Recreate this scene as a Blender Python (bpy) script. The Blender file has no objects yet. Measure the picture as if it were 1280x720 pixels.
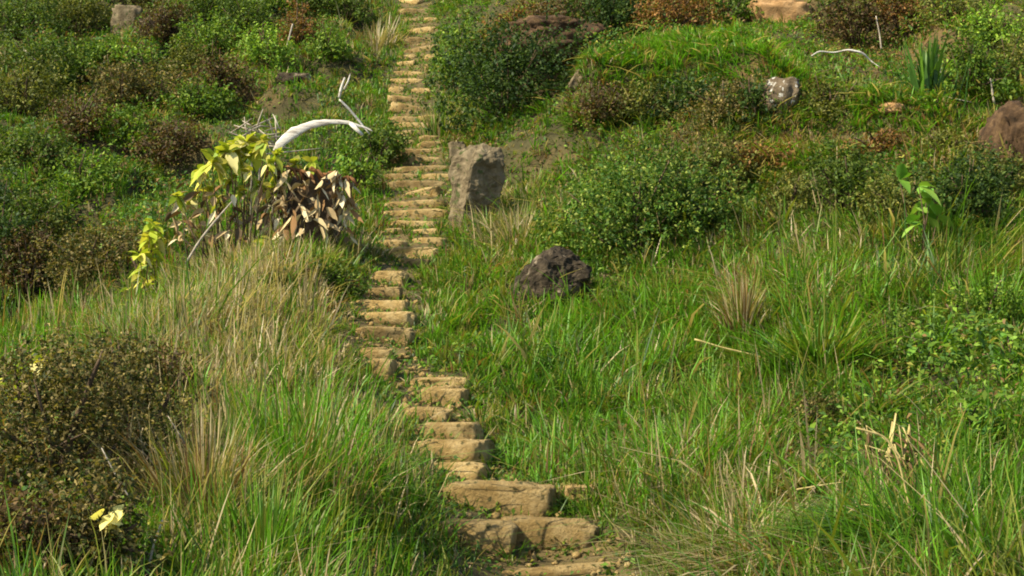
import bpy, bmesh, math
import numpy as np
from mathutils import Vector, noise as mnoise

rng = np.random.default_rng(11)
C = bpy.context.scene.collection
F = 1760.0                    # focal length in photograph pixels (1280 wide)
PITCH = math.radians(5.0)
CP, SP = math.cos(PITCH), math.sin(PITCH)

# ------------------------------------------------------------------ helpers
def lin(r, g, b):
    f = lambda c: c/12.92 if c <= 0.04045 else ((c+0.055)/1.055)**2.4
    return np.array([f(r/255), f(g/255), f(b/255)])

def P(px, py, d):
    """world point at forward distance d seen at photo position px,py"""
    u = (360-py)/F
    fy, fz = CP - u*SP, SP + u*CP
    t = d/fy
    return np.array([(px-640)/F*t, d, fz*t])

def project(x, y, z):
    f = y*CP + z*SP
    u = -y*SP + z*CP
    f = np.maximum(f, 0.5)
    return 640 + F*x/f, 360 - F*u/f

def hash2(ix, iy, s):
    n = (ix*374761393 + iy*668265263 + s*1442695041).astype(np.int64) & 0xffffffff
    n = ((n ^ (n >> 13))*1274126177) & 0xffffffff
    n = (n ^ (n >> 16)) & 0xffffffff
    return n/4294967295.0

def vnoise(x, y, s=0):
    x = np.asarray(x, float); y = np.asarray(y, float)
    ix = np.floor(x).astype(np.int64); iy = np.floor(y).astype(np.int64)
    fx = x-ix; fy = y-iy
    fx = fx*fx*(3-2*fx); fy = fy*fy*(3-2*fy)
    a = hash2(ix, iy, s); b = hash2(ix+1, iy, s); c = hash2(ix, iy+1, s); d = hash2(ix+1, iy+1, s)
    return (a*(1-fx)+b*fx)*(1-fy) + (c*(1-fx)+d*fx)*fy

def fnoise(x, y, s=0, o=3):
    v = 0; a = 0.5; t = 0
    for k in range(o):
        v = v + a*vnoise(x*2**k+17*k, y*2**k-9*k, s+k); t += a; a *= 0.5
    return v/t

def mesh_np(name, V, loops, starts, col=None, smooth=True):
    me = bpy.data.meshes.new(name)
    V = np.asarray(V, np.float32).reshape(-1, 3)
    me.vertices.add(len(V)); me.vertices.foreach_set('co', V.ravel())
    me.loops.add(len(loops)); me.loops.foreach_set('vertex_index', np.asarray(loops, np.int32))
    me.polygons.add(len(starts)); me.polygons.foreach_set('loop_start', np.asarray(starts, np.int32))
    if col is not None:
        ca = me.color_attributes.new('Col', 'FLOAT_COLOR', 'POINT')
        c4 = np.ones((len(V), 4), np.float32); c4[:, :3] = col
        ca.data.foreach_set('color', c4.ravel())
    me.update(calc_edges=True)
    if smooth:
        me.polygons.foreach_set('use_smooth', np.ones(len(starts), bool))
    return me

def link(name, me, mat, parent=None):
    o = bpy.data.objects.new(name, me); C.objects.link(o)
    if mat and not me.materials: me.materials.append(mat)
    if parent: o.parent = parent
    return o

def empty(name, loc):
    o = bpy.data.objects.new(name, None); C.objects.link(o)
    o.location = [float(v) for v in loc]; o.empty_display_size = 0.2
    return o

def tag(o, label, cat, group=None, kind=None):
    o['label'] = label; o['category'] = cat
    if group: o['group'] = group
    if kind: o['kind'] = kind
    return o

# ------------------------------------------------------------------ materials
def new_mat(name):
    m = bpy.data.materials.new(name); m.use_nodes = True
    nt = m.node_tree; nt.nodes.clear()
    return m, nt.nodes, nt.links

def leaf_material(name, rough=0.55, spec=0.25, trans=0.32):
    m, N, L = new_mat(name)
    out = N.new('ShaderNodeOutputMaterial'); a = N.new('ShaderNodeAttribute'); a.attribute_name = 'Col'
    p = N.new('ShaderNodeBsdfPrincipled'); p.inputs['Roughness'].default_value = rough
    p.inputs['Specular IOR Level'].default_value = spec
    t = N.new('ShaderNodeBsdfTranslucent')
    mul = N.new('ShaderNodeMix'); mul.data_type = 'RGBA'; mul.blend_type = 'MULTIPLY'; mul.inputs[0].default_value = 1
    mul.inputs[7].default_value = (1.25, 1.3, 0.55, 1)
    mx = N.new('ShaderNodeMixShader'); mx.inputs[0].default_value = trans
    L.new(a.outputs['Color'], p.inputs['Base Color']); L.new(a.outputs['Color'], mul.inputs[6])
    L.new(mul.outputs[2], t.inputs['Color'])
    L.new(p.outputs[0], mx.inputs[1]); L.new(t.outputs[0], mx.inputs[2]); L.new(mx.outputs[0], out.inputs[0])
    return m

def noisy_material(name, stops, scale=4.0, rough=0.9, bump=0.4, spots=None, bscale=14, attr=None):
    """stops: list of (pos, linear colour); spots: (colour, threshold, scale)"""
    m, N, L = new_mat(name)
    out = N.new('ShaderNodeOutputMaterial'); p = N.new('ShaderNodeBsdfPrincipled')
    p.inputs['Roughness'].default_value = rough; p.inputs['Specular IOR Level'].default_value = 0.15
    tc = N.new('ShaderNodeTexCoord')
    n = N.new('ShaderNodeTexNoise'); n.inputs['Scale'].default_value = scale; n.inputs['Detail'].default_value = 8
    n.inputs['Roughness'].default_value = 0.65
    r = N.new('ShaderNodeValToRGB')
    el = r.color_ramp.elements
    while len(el) < len(stops): el.new(0.5)
    for e, (q, c) in zip(el, stops): e.position = q; e.color = (*c, 1)
    L.new(tc.outputs['Object'], n.inputs['Vector']); L.new(n.outputs['Fac'], r.inputs['Fac'])
    colr = r.outputs['Color']
    if spots:
        n2 = N.new('ShaderNodeTexNoise'); n2.inputs['Scale'].default_value = spots[2]; n2.inputs['Detail'].default_value = 5
        r2 = N.new('ShaderNodeValToRGB'); r2.color_ramp.elements[0].position = spots[1]; r2.color_ramp.elements[1].position = spots[1]+0.06
        mx = N.new('ShaderNodeMix'); mx.data_type = 'RGBA'; mx.inputs[7].default_value = (*spots[0], 1)
        L.new(tc.outputs['Object'], n2.inputs['Vector']); L.new(n2.outputs['Fac'], r2.inputs['Fac'])
        L.new(r2.outputs['Color'], mx.inputs[0]); L.new(colr, mx.inputs[6]); colr = mx.outputs[2]
    if attr:
        at = N.new('ShaderNodeAttribute'); at.attribute_name = 'Col'
        mx = N.new('ShaderNodeMix'); mx.data_type = 'RGBA'; mx.blend_type = 'MULTIPLY'; mx.inputs[0].default_value = 1
        L.new(at.outputs['Color'], mx.inputs[6]); L.new(colr, mx.inputs[7]); colr = mx.outputs[2]
    L.new(colr, p.inputs['Base Color'])
    if bump:
        nb = N.new('ShaderNodeTexNoise'); nb.inputs['Scale'].default_value = bscale; nb.inputs['Detail'].default_value = 10
        nb.inputs['Roughness'].default_value = 0.7
        b = N.new('ShaderNodeBump'); b.inputs['Strength'].default_value = bump; b.inputs['Distance'].default_value = 0.06
        L.new(tc.outputs['Object'], nb.inputs['Vector']); L.new(nb.outputs['Fac'], b.inputs['Height'])
        L.new(b.outputs['Normal'], p.inputs['Normal'])
    L.new(p.outputs[0], out.inputs[0])
    if name.startswith('ochre_step'):
        oi = N.new('ShaderNodeObjectInfo'); mr = N.new('ShaderNodeMapRange'); mr.inputs['To Min'].default_value = 0.62; mr.inputs['To Max'].default_value = 1.12
        vm = N.new('ShaderNodeMix'); vm.data_type = 'RGBA'; vm.blend_type = 'MULTIPLY'; vm.inputs[0].default_value = 1
        L.new(oi.outputs['Random'], mr.inputs['Value']); L.new(colr, vm.inputs[6]); L.new(mr.outputs[0], vm.inputs[7]); L.new(vm.outputs[2], p.inputs['Base Color'])
    return m

M = {
    'grass': leaf_material('grass_blades', 0.5, 0.3, 0.36),
    'leaf': leaf_material('shrub_leaves', 0.6, 0.15, 0.3),
    'dead': leaf_material('dead_leaves', 0.85, 0.08, 0.06),
    'soil': noisy_material('hill_soil', [(0.3, (0.55, 0.55, 0.55)), (0.5, (1, 1, 1)), (0.72, (1.5, 1.45, 1.35))], 3.0, 0.95, 0.7, attr=True, bscale=9),
    'step': noisy_material('ochre_step_stone', [(0.28, (0.17, 0.105, 0.035)), (0.48, (0.36, 0.235, 0.08)), (0.72, (0.54, 0.395, 0.175))], 4.0, 0.9, 1.0, (( .12, .10, .035), 0.58, 13.0), bscale=32),
    'boulder': noisy_material('dark_boulder', [(0.3, (0.014, 0.010, 0.005)), (0.5, (0.036, 0.026, 0.014)), (0.72, (0.11, 0.08, 0.045))], 5.0, 0.9, 0.9, ((0.26, 0.20, 0.125), 0.60, 3.4)),  # pale tan patches scattered by noise
    'slab': noisy_material('grey_brown_slab', [(0.3, (0.07, 0.052, 0.025)), (0.5, (0.14, 0.105, 0.055)), (0.72, (0.25, 0.195, 0.11))], 4.5, 0.9, 0.9, ((0.06, 0.07, 0.02), 0.6, 6.0)),
    'earth': noisy_material('red_earth', [(0.32, (0.022, 0.014, 0.007)), (0.5, (0.058, 0.033, 0.015)), (0.72, (0.15, 0.09, 0.04))], 5.0, 0.95, 0.8),
    'ochre_earth': noisy_material('bare_orange_earth', [(0.3, (0.16, 0.085, 0.03)), (0.5, (0.32, 0.18, 0.07)), (0.75, (0.45, 0.28, 0.13))], 3.0, 0.95, 0.7),
    'lichen': noisy_material('lichened_rock', [(0.3, (0.05, 0.035, 0.02)), (0.5, (0.11, 0.08, 0.045)), (0.75, (0.2, 0.15, 0.09))], 3.0, 0.9, 0.8, ((0.42, 0.39, 0.32), 0.58, 9.0)),
    'bleached': noisy_material('bleached_wood', [(0.3, (0.42, 0.38, 0.31)), (0.5, (0.56, 0.51, 0.42)), (0.75, (0.62, 0.58, 0.50))], 6.0, 0.8, 0.35, bscale=25),
    'bark': noisy_material('brown_bark', [(0.3, (0.035, 0.022, 0.012)), (0.5, (0.085, 0.055, 0.03)), (0.75, (0.17, 0.12, 0.07))], 8.0, 0.9, 0.5),
    'stump': noisy_material('rotten_stump_wood', [(0.3, (0.07, 0.03, 0.012)), (0.5, (0.17, 0.075, 0.025)), (0.75, (0.34, 0.17, 0.06))], 5.0, 0.9, 0.7),
    'stalk': noisy_material('straw_stalk', [(0.3, (0.20, 0.15, 0.05)), (0.5, (0.36, 0.28, 0.10)), (0.75, (0.50, 0.41, 0.19))], 9.0, 0.85, 0.2),
    'twig': noisy_material('grey_twig', [(0.3, (0.16, 0.13, 0.09)), (0.5, (0.30, 0.25, 0.18)), (0.75, (0.46, 0.4, 0.3))], 9.0, 0.85, 0.3),
}

_nt = M['bleached'].node_tree
_mp = _nt.nodes.new('ShaderNodeMapping'); _mp.inputs['Scale'].default_value = (0.35, 3.0, 3.0)
_tc = [q for q in _nt.nodes if q.type == 'TEX_COORD'][0]
for q in [q for q in _nt.nodes if q.type == 'TEX_NOISE']: _nt.links.new(_mp.outputs[0], q.inputs['Vector'])
_nt.links.new(_tc.outputs['Object'], _mp.inputs['Vector'])
_e = [q for q in _nt.nodes if q.type == 'VALTORGB'][0].color_ramp.elements
_e[0].position = 0.38; _e[0].color = (0.26, 0.22, 0.17, 1); _e[1].position = 0.48; _e[1].color = (0.50, 0.45, 0.36, 1)

# ------------------------------------------------------------------ terrain
PATH = [(715, 760, 9.1), (690, 720, 10.0), (655, 672, 10.6), (632, 628, 11.5), (585, 592, 12.4), (567, 565, 13.0), (555, 540, 13.7),
        (540, 512, 14.5), (542, 487, 15.3), (500, 462, 16.0), (472, 436, 16.9), (478, 408, 17.9), (480, 380, 19.0), (486, 355, 20.2),
        (508, 325, 21.6), (512, 300, 23.0), (518, 270, 24.7), (522, 240, 26.5), (524, 210, 28.4), (522, 180, 30.6),
        (518, 150, 32.8), (510, 120, 35.3), (512, 95, 37.4), (524, 60, 40.6), (530, 35, 43.0), (516, 5, 46.0), (500, -40, 51.0), (520, -90, 58)]
PW = np.array([P(*p) for p in PATH])
ys = np.concatenate([[-40, -10, 3, 6.5], PW[:, 1], [75, 110, 160]])
zs = np.concatenate([[-2.1, -1.9, -1.75, -1.6], PW[:, 2], [PW[-1, 2]+9, PW[-1, 2]+20, PW[-1, 2]+26]])
def base(y): return np.interp(y, ys, zs)

# ground seen at photo position (px,py) lies d metres away
CTRL = [P(*p) for p in PATH] + [P(*p) for p in [
    # left spur, its crest and the gully behind it
    (330, 760, 7.3), (330, 680, 8.6), (330, 600, 10.4), (330, 520, 12.6), (330, 450, 14.9), (330, 390, 17.0), (345, 335, 18.9), (350, 322, 20.0),
    (440, 640, 9.8), (430, 520, 13.2), (410, 430, 16.2), (410, 370, 18.6), (420, 325, 20.8), (430, 290, 23.2), (440, 250, 26.0),
    (200, 760, 6.8), (200, 660, 8.4), (200, 560, 10.6), (200, 480, 12.8), (200, 425, 14.6), (205, 398, 15.8), (200, 410, 18.0), (200, 380, 21.0),
    (60, 760, 6.6), (60, 660, 8.0), (60, 580, 9.6), (60, 520, 11.4), (60, 480, 13.0), (60, 500, 15.5), (60, 470, 18.5), (60, 400, 22.5),
    (-80, 700, 7.0), (-80, 560, 10.0), (-80, 500, 12.6), (-80, 530, 15.5), (-80, 480, 19.0), (-80, 400, 23.0),
    # far left hillside
    (340, 285, 23.5), (340, 240, 26.0), (340, 190, 29.0), (340, 140, 33.0), (340, 90, 37.0), (340, 45, 41.5), (340, 0, 46.5), (340, -60, 54),
    (200, 320, 24.0), (200, 260, 27.0), (200, 200, 30.0), (200, 150, 33.5), (200, 100, 37.0), (200, 50, 41.5), (200, 0, 46.5), (200, -60, 54),
    (60, 330, 25.5), (60, 270, 27.5), (60, 210, 30.0), (60, 150, 33.5), (60, 100, 37.0), (60, 50, 41.5), (60, 0, 46.5), (60, -60, 54),
    (-80, 320, 26.5), (-80, 240, 29.0), (-80, 150, 33.5), (-80, 60, 41), (-80, -20, 48),
    (440, 200, 29.0), (440, 150, 32.5), (440, 100, 36.5), (440, 50, 41.0), (440, 0, 46.0),
    # right of the path
    (800, 760, 8.6), (800, 660, 10.4), (800, 560, 12.8), (790, 480, 15.0), (780, 420, 17.0), (760, 370, 18.9), (760, 320, 20.8), (770, 260, 23.2),
    (780, 200, 25.8), (640, 520, 14.4), (620, 450, 16.6), (610, 390, 18.8), (600, 320, 22.0), (600, 275, 24.6), (650, 250, 25.0), (650, 200, 27.6),
    (950, 760, 7.6), (950, 660, 9.5), (950, 560, 11.8), (950, 470, 14.3), (950, 400, 16.6), (950, 340, 18.8), (950, 280, 21.0), (950, 215, 23.4), (950, 170, 25.2),
    (1100, 760, 7.2), (1100, 660, 9.0), (1100, 560, 11.2), (1100, 480, 13.3), (1100, 400, 15.8), (1100, 330, 18.2), (1100, 270, 20.4), (1100, 210, 22.6), (1100, 160, 25.0),
    (1260, 760, 7.0), (1260, 660, 8.7), (1260, 560, 10.8), (1260, 480, 12.8), (1260, 400, 15.2), (1260, 330, 17.6), (1260, 270, 19.8), (1260, 215, 22.0), (1260, 165, 24.4),
    (1400, 700, 8.0), (1400, 520, 11.6), (1400, 380, 16.0), (1400, 260, 20.4), (1400, 160, 25),
    (640, 175, 28.6), (600, 160, 30.6), (600, 120, 33.4), (590, 70, 37.5), (590, 25, 42.0), (640, 20, 41.0),
    (720, 160, 27.4), (760, 155, 27.2), (850, 150, 26.8), (950, 148, 26.4), (1080, 142, 26.2), (1180, 138, 26.0), (1290, 130, 26.2),
    (700, 60, 36.4), (700, 20, 39.5), (800, 26, 36.0), (800, 0, 38.4), (900, 22, 35.6), (900, 0, 37.6), (980, 24, 34.8), (980, 0, 36.8),
    (1080, 84, 30.0), (1080, 40, 33.6), (1080, 0, 36.8), (1180, 90, 29.4), (1180, 40, 33.0), (1180, 0, 36.5), (1290, 80, 29.6), (1290, 40, 33), (1290, 0, 36.5),
    (620, -60, 50), (800, -60, 46), (1000, -60, 44), (1200, -60, 43), (1400, -40, 42), (1400, 60, 32),
]]
CW = np.array(CTRL)
cx, cy = CW[:, 0], CW[:, 1]*0.62
res = CW[:, 2] - base(CW[:, 1])
def tps_k(r2): return np.where(r2 > 1e-12, 0.5*r2*np.log(np.maximum(r2, 1e-12)), 0)
n = len(cx)
K = tps_k((cx[:, None]-cx)**2 + (cy[:, None]-cy)**2)
lam = np.full(n, 0.08); lam[:len(PATH)] = 0.02
K[np.arange(n), np.arange(n)] += lam
A = np.zeros((n+3, n+3)); A[:n, :n] = K; A[:n, n] = 1; A[:n, n+1] = cx; A[:n, n+2] = cy; A[n:, :n] = A[:n, n:].T
wt = np.linalg.solve(A, np.concatenate([res, np.zeros(3)]))

def path_dist(x, y):
    """distance to the path centre line (metres)"""
    best = np.full(np.shape(x), 1e9)
    for a, b in zip(PW[:-1], PW[1:]):
        dx, dy = b[0]-a[0], b[1]-a[1]
        t = np.clip(((x-a[0])*dx+(y-a[1])*dy)/(dx*dx+dy*dy), 0, 1)
        best = np.minimum(best, np.hypot(x-a[0]-t*dx, y-a[1]-t*dy))
    return best

def path_half(y): return np.interp(y, [9, 11.5, 13, 15, 17, 19, 23, 26, 30, 34, 42, 60], [.50, .44, .32, .32, .37, .36, .40, .52, .47, .42, .40, .36])

def sstep(a, b, v):
    t = np.clip((v-a)/(b-a), 0, 1); return t*t*(3-2*t)

TL, TR = P(722, 120, 27.6), P(985, 110, 27.2)
B2L = P(890, 178, 24.0); B2R = P(1240, 172, 22.9)
HO = P(690, 112, 31.5); EB = P(700, 60, 35.0)
def relief(x, y):
    # the grassy terrace: a steep bank facing the viewer, its top running back into the slope
    wob = 0.5*(vnoise(x*1.1, x*0+3.3, 71)-0.5)
    yf = TL[1] + (TR[1]-TL[1])*(x-TL[0])/(TR[0]-TL[0]) + wob
    wx = sstep(TL[0]-0.15, TL[0]+0.45, x+0.25*(vnoise(y*1.3, y*0, 72)-0.5))*sstep(TR[0]+0.9, TR[0]-0.7, x)
    z = 0.82*sstep(yf-0.05, yf+0.40, y)*(1-sstep(yf+1.0, yf+7.5, y))*wx
    xl = np.clip((x-B2L[0])/(B2R[0]-B2L[0]), -.2, 1.2)
    y2 = B2L[1]+(B2R[1]-B2L[1])*xl + 0.6*(vnoise(x*0.9, x*0+1.7, 74)-0.5)
    z = z + 0.55*sstep(y2-0.1, y2+0.45, y)*(1-sstep(y2+0.6, y2+4.0, y))*sstep(B2L[0]-0.8, B2L[0]+0.8, x)*sstep(B2R[0]+3, B2R[0]+1, x)
    # the hollow at its left end and the earth bank behind the hollow
    z = z - 1.5*np.exp(-(((x-HO[0])/0.95)**2+((y-HO[1])/2.2)**2)**1.8)
    z = z + 0.75*sstep(EB[1]-0.6, EB[1]+0.2, y)*(1-sstep(EB[1]+1, EB[1]+6, y))*sstep(EB[0]-2.0, EB[0]-0.8, x)*sstep(EB[0]+5.0, EB[0]+2.5, x)
    return z

def ground(x, y, detail=True):
    x = np.asarray(x, float); y = np.asarray(y, float)
    sh = x.shape; x = x.ravel(); y = y.ravel()
    out = np.empty_like(x)
    for s in range(0, len(x), 60000):
        xs, yy = x[s:s+60000], y[s:s+60000]
        r2 = (xs[:, None]-cx)**2 + (yy[:, None]*0.62-cy)**2
        r = tps_k(r2) @ wt[:n] + wt[n] + wt[n+1]*xs + wt[n+2]*yy*0.62
        # fade the correction out beyond the surveyed area
        fx = np.clip(1-(np.abs(xs)-(4+0.42*np.maximum(yy, 0)))/12, 0, 1); fy = np.clip((yy-1)/5, 0, 1)*np.clip((66-yy)/14, 0, 1)
        r = np.clip(r, -6, 6)*fx*fy
        z = base(yy) + r + relief(xs, yy)
        if detail:
            pd = path_dist(xs, yy)
            k = np.clip((pd-0.5)/0.8, 0, 1)
            far = np.clip((yy-18)/12, 0.35, 1)
            kb = np.clip((pd-0.9)/1.2, 0, 1)*np.clip((yy-20)/6, 0, 1)*(1-0.85*sstep(0.5, 2.5, xs)*sstep(8.5, 6.5, xs)*sstep(24, 26, yy)*sstep(37, 34, yy))
            z = z + k*far*((fnoise(xs*0.55, yy*0.42, 3)-0.5)*0.55 + (fnoise(xs*1.6, yy*1.3, 8)-0.5)*0.30)
            z = z + kb*(sstep(0.35, 0.62, vnoise(xs*0.75, yy*0.5, 13))-0.5)*0.75
            z = z + (fnoise(xs*4, yy*4, 5, 2)-0.5)*0.06
        out[s:s+60000] = z
    return out.reshape(sh)

def trace(px, py, dmin=6.0, dmax=70.0):
    """first point of the ground along the sight line"""
    d = np.linspace(dmin, dmax, 1300)
    u = (360-py)/F; t = d/(CP-u*SP)
    x = (px-640)/F*t; z = (SP+u*CP)*t
    g = ground(x, d)
    hit = np.nonzero(z <= g)[0]
    i = hit[0] if len(hit) else len(d)-1
    return np.array([x[i], d[i], g[i]])

# soft blobs on the survey: value, centre, half sizes
def blobs(px, py, L):
    v = np.zeros(np.shape(px))
    for (x, y, rx, ry, w) in L:
        v = np.maximum(v, w*np.exp(-(((px-x)/rx)**2+((py-y)/ry)**2)**1.3))
    return v

HOLLOW = [(690, 105, 48, 28, 1.1)]
BARE = [(970, 14, 42, 18, 1), (700, 40, 40, 30, .9), (660, 90, 40, 45, .8), (1265, 170, 26, 70, .9), (300, 122, 55, 12, .8), (590, 160, 30, 16, .5), (1090, 178, 140, 16, .9), (920, 190, 60, 18, .6),
        (940, 110, 30, 35, .8), (1075, 35, 45, 25, .7), (30, 195, 50, 22, .8), (210, 170, 50, 26, .5), (690, 200, 40, 9, .4), (1150, 60, 80, 60, .5)]

def srf(x, y):
    """grid spacing helper"""
gx = np.concatenate([np.linspace(-150, -26, 32)[:-1], np.linspace(-26, 26, 347), np.linspace(26, 150, 32)[1:]])
gy = np.concatenate([np.linspace(-60, 5, 40)[:-1], np.linspace(5, 20, 200)[:-1], np.linspace(20, 50, 240)[:-1], np.linspace(50, 170, 90)])
GX, GY = np.meshgrid(gx, gy)
GZ = ground(GX, GY)
pd = path_dist(GX, GY)
qx, qy = project(GX, GY, GZ)
ny, nx = GX.shape
idx = np.arange(ny*nx).reshape(ny, nx)
quads = np.stack([idx[:-1, :-1], idx[:-1, 1:], idx[1:, 1:], idx[1:, :-1]], -1).reshape(-1, 4)
pathw = path_half(GY) + 0.5*(fnoise(GX*1.2, GY*1.2, 21)-0.5)
fp = np.clip((pathw-pd)/0.25+0.5, 0, 1)*np.clip(fnoise(GX*2.3, GY*2.3, 25)*2.6-0.55, 0.25, 1)
fb = blobs(qx, qy, BARE)*np.clip(fnoise(GX*1.3, GY*1.3, 31)*3-0.7, 0, 1)
humus = np.array([0.050, 0.044, 0.016]); dirt = np.array([0.125, 0.088, 0.033]); red = np.array([0.20, 0.112, 0.042])
col = humus[None, None]*(1-fp[..., None])+dirt*fp[..., None]
col = col*(1-fb[..., None])+red*fb[..., None]
me = mesh_np('hillside', np.stack([GX, GY, GZ], -1), quads.ravel(), np.arange(len(quads))*4, col.reshape(-1, 3))
o = link('hillside', me, M['soil']); o['kind'] = 'structure'
tag(o, 'rising hillside of dark soil under grass, with the bare trodden path bed', 'hillside', kind='structure')

# ------------------------------------------------------------------ blades
def blades(root, ang, hgt, wid, lean, droop, colr, tipcol):
    """curved ribbons: arrays of N; returns V (N*7,3), colours (N*7,3)"""
    N = len(root)
    dx, dy = np.cos(ang), np.sin(ang)
    face = ang + np.pi/2 + rng.normal(0, 0.5, N)
    sx, sy = np.cos(face), np.sin(face)
    V = np.empty((N, 7, 3), np.float32); K = np.empty((N, 7, 3), np.float32)
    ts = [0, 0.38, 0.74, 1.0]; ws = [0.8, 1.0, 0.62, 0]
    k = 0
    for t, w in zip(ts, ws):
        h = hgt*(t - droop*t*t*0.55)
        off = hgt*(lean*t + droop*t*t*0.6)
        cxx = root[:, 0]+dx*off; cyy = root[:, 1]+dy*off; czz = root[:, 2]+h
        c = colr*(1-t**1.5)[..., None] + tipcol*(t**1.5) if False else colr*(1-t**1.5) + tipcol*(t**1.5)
        if w > 0:
            hw = wid*w*0.5
            V[:, k] = np.stack([cxx-sx*hw, cyy-sy*hw, czz], -1); V[:, k+1] = np.stack([cxx+sx*hw, cyy+sy*hw, czz], -1)
            K[:, k] = c; K[:, k+1] = c; k += 2
        else:
            V[:, k] = np.stack([cxx, cyy, czz], -1); K[:, k] = c; k += 1
    return V.reshape(-1, 3), K.reshape(-1, 3)

BL = np.array([0, 1, 3, 2, 2, 3, 5, 4, 4, 5, 6])
def blade_mesh(name, V, K):
    N = len(V)//7
    loops = (np.arange(N)[:, None]*7+BL).ravel()
    st = (np.arange(N)[:, None]*11+np.array([0, 4, 8])).ravel()
    return mesh_np(name, V, loops, st, K)

PAL = {
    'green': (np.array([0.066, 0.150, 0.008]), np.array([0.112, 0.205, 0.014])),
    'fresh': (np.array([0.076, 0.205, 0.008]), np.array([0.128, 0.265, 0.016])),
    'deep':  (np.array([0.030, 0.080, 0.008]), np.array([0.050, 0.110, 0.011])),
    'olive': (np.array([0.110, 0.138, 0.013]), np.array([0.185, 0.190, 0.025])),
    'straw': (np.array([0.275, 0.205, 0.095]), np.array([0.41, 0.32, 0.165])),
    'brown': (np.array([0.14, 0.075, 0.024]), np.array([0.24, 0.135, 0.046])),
}
NAMES = list(PAL); PB = np.array([PAL[k][0] for k in NAMES]); PT = np.array([PAL[k][1] for k in NAMES])

STRAW = [(1060, 330, 60, 30, .5), (330, 420, 110, 120, 1.15), (390, 500, 70, 90, .8), (1080, 176, 150, 16, .7), (300, 450, 130, 130, .95), (250, 600, 70, 110, 1.0), (120, 430, 120, 40, .6), (440, 600, 60, 80, .6), (820, 640, 90, 60, .5), (1000, 560, 80, 50, .4), (180, 380, 100, 50, .5), (640, 275, 42, 50, .75), (435, 305, 38, 30, .75), (470, 35, 45, 32, .65),
         (545, 135, 28, 50, .55), (930, 375, 40, 55, .45), (970, 660, 110, 70, .55), (880, 690, 100, 40, .35), (900, 205, 120, 36, .5), (1205, 190, 80, 50, .5),
         (330, 480, 100, 60, .6), (1080, 180, 80, 25, .5), (215, 165, 60, 30, .4), (100, 490, 90, 40, .4), (390, 540, 60, 60, .4), (960, 300, 60, 40, .3), (690, 15, 60, 20, .4), (310, 110, 60, 18, .5)]
BROWN = [(1090, 182, 140, 18, .7), (120, 120, 110, 60, .35), (280, 60, 90, 40, .35), (60, 60, 90, 30, .3), (40, 330, 80, 60, .6), (300, 120, 55, 12, .8), (215, 170, 45, 30, .5), (1125, 560, 45, 50, .5), (930, 380, 22, 50, .5), (985, 670, 50, 50, .4), (90, 560, 120, 110, .5), (1100, 55, 80, 40, .45),
         (1150, 175, 90, 30, .4), (700, 40, 60, 40, .6), (330, 45, 150, 70, .2), (900, 210, 80, 30, .3), (590, 165, 30, 20, .6), (840, 128, 120, 24, 1.0), (150, 320, 80, 40, .5), (690, 205, 50, 14, .5)]
FRESH = [(900, 70, 190, 34, 1.2), (350, 620, 90, 90, .8), (740, 430, 160, 70, .55), (880, 55, 170, 35, .85), (1100, 140, 90, 20, .8), (1180, 640, 140, 90, .5), (660, 160, 70, 30, .8), (130, 55, 40, 12, .6), (250, 50, 50, 10, .6),
         (300, 95, 50, 16, .6), (1230, 60, 60, 30, .5), (1000, 420, 90, 50, .5), (790, 130, 60, 20, .5), (840, 560, 160, 60, .5), (60, 450, 70, 40, .5), (580, 60, 30, 50, .4), (1200, 480, 100, 60, .4)]
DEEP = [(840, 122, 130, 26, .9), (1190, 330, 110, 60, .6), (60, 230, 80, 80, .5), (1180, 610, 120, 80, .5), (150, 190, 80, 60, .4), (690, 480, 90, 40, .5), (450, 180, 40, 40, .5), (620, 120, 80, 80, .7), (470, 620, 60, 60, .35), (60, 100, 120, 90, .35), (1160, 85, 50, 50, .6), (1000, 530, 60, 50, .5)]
TALL = [(350, 640, 120, 110, 1.0), (1000, 430, 90, 80, .85), (1190, 340, 130, 60, .7), (300, 440, 140, 100, .7), (760, 440, 140, 70, .6), (860, 600, 140, 110, .6), (640, 290, 50, 50, .7), (1000, 330, 130, 40, .5), (120, 430, 140, 50, .6), (470, 40, 45, 30, .5), (1170, 640, 140, 90, .7), (470, 640, 60, 80, .5)]
SHORT = [(455, 490, 60, 40, 1.2), (470, 445, 50, 30, 1.2), (880, 55, 170, 40, .7), (1100, 150, 100, 30, .7), (560, 420, 60, 60, .4), (430, 560, 70, 60, .3)]

BUSHY = [(70, 590, 130, 100, .8), (160, 560, 70, 80, .55), (60, 690, 110, 60, .85), (150, 690, 60, 60, .7), (1120, 630, 60, 50, .8), (985, 705, 75, 45, .75), (1190, 490, 130, 70, .55), (1230, 590, 90, 60, .35), (1060, 540, 60, 40, .6), (1130, 250, 150, 45, .8), (930, 240, 60, 40, .6)]

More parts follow.
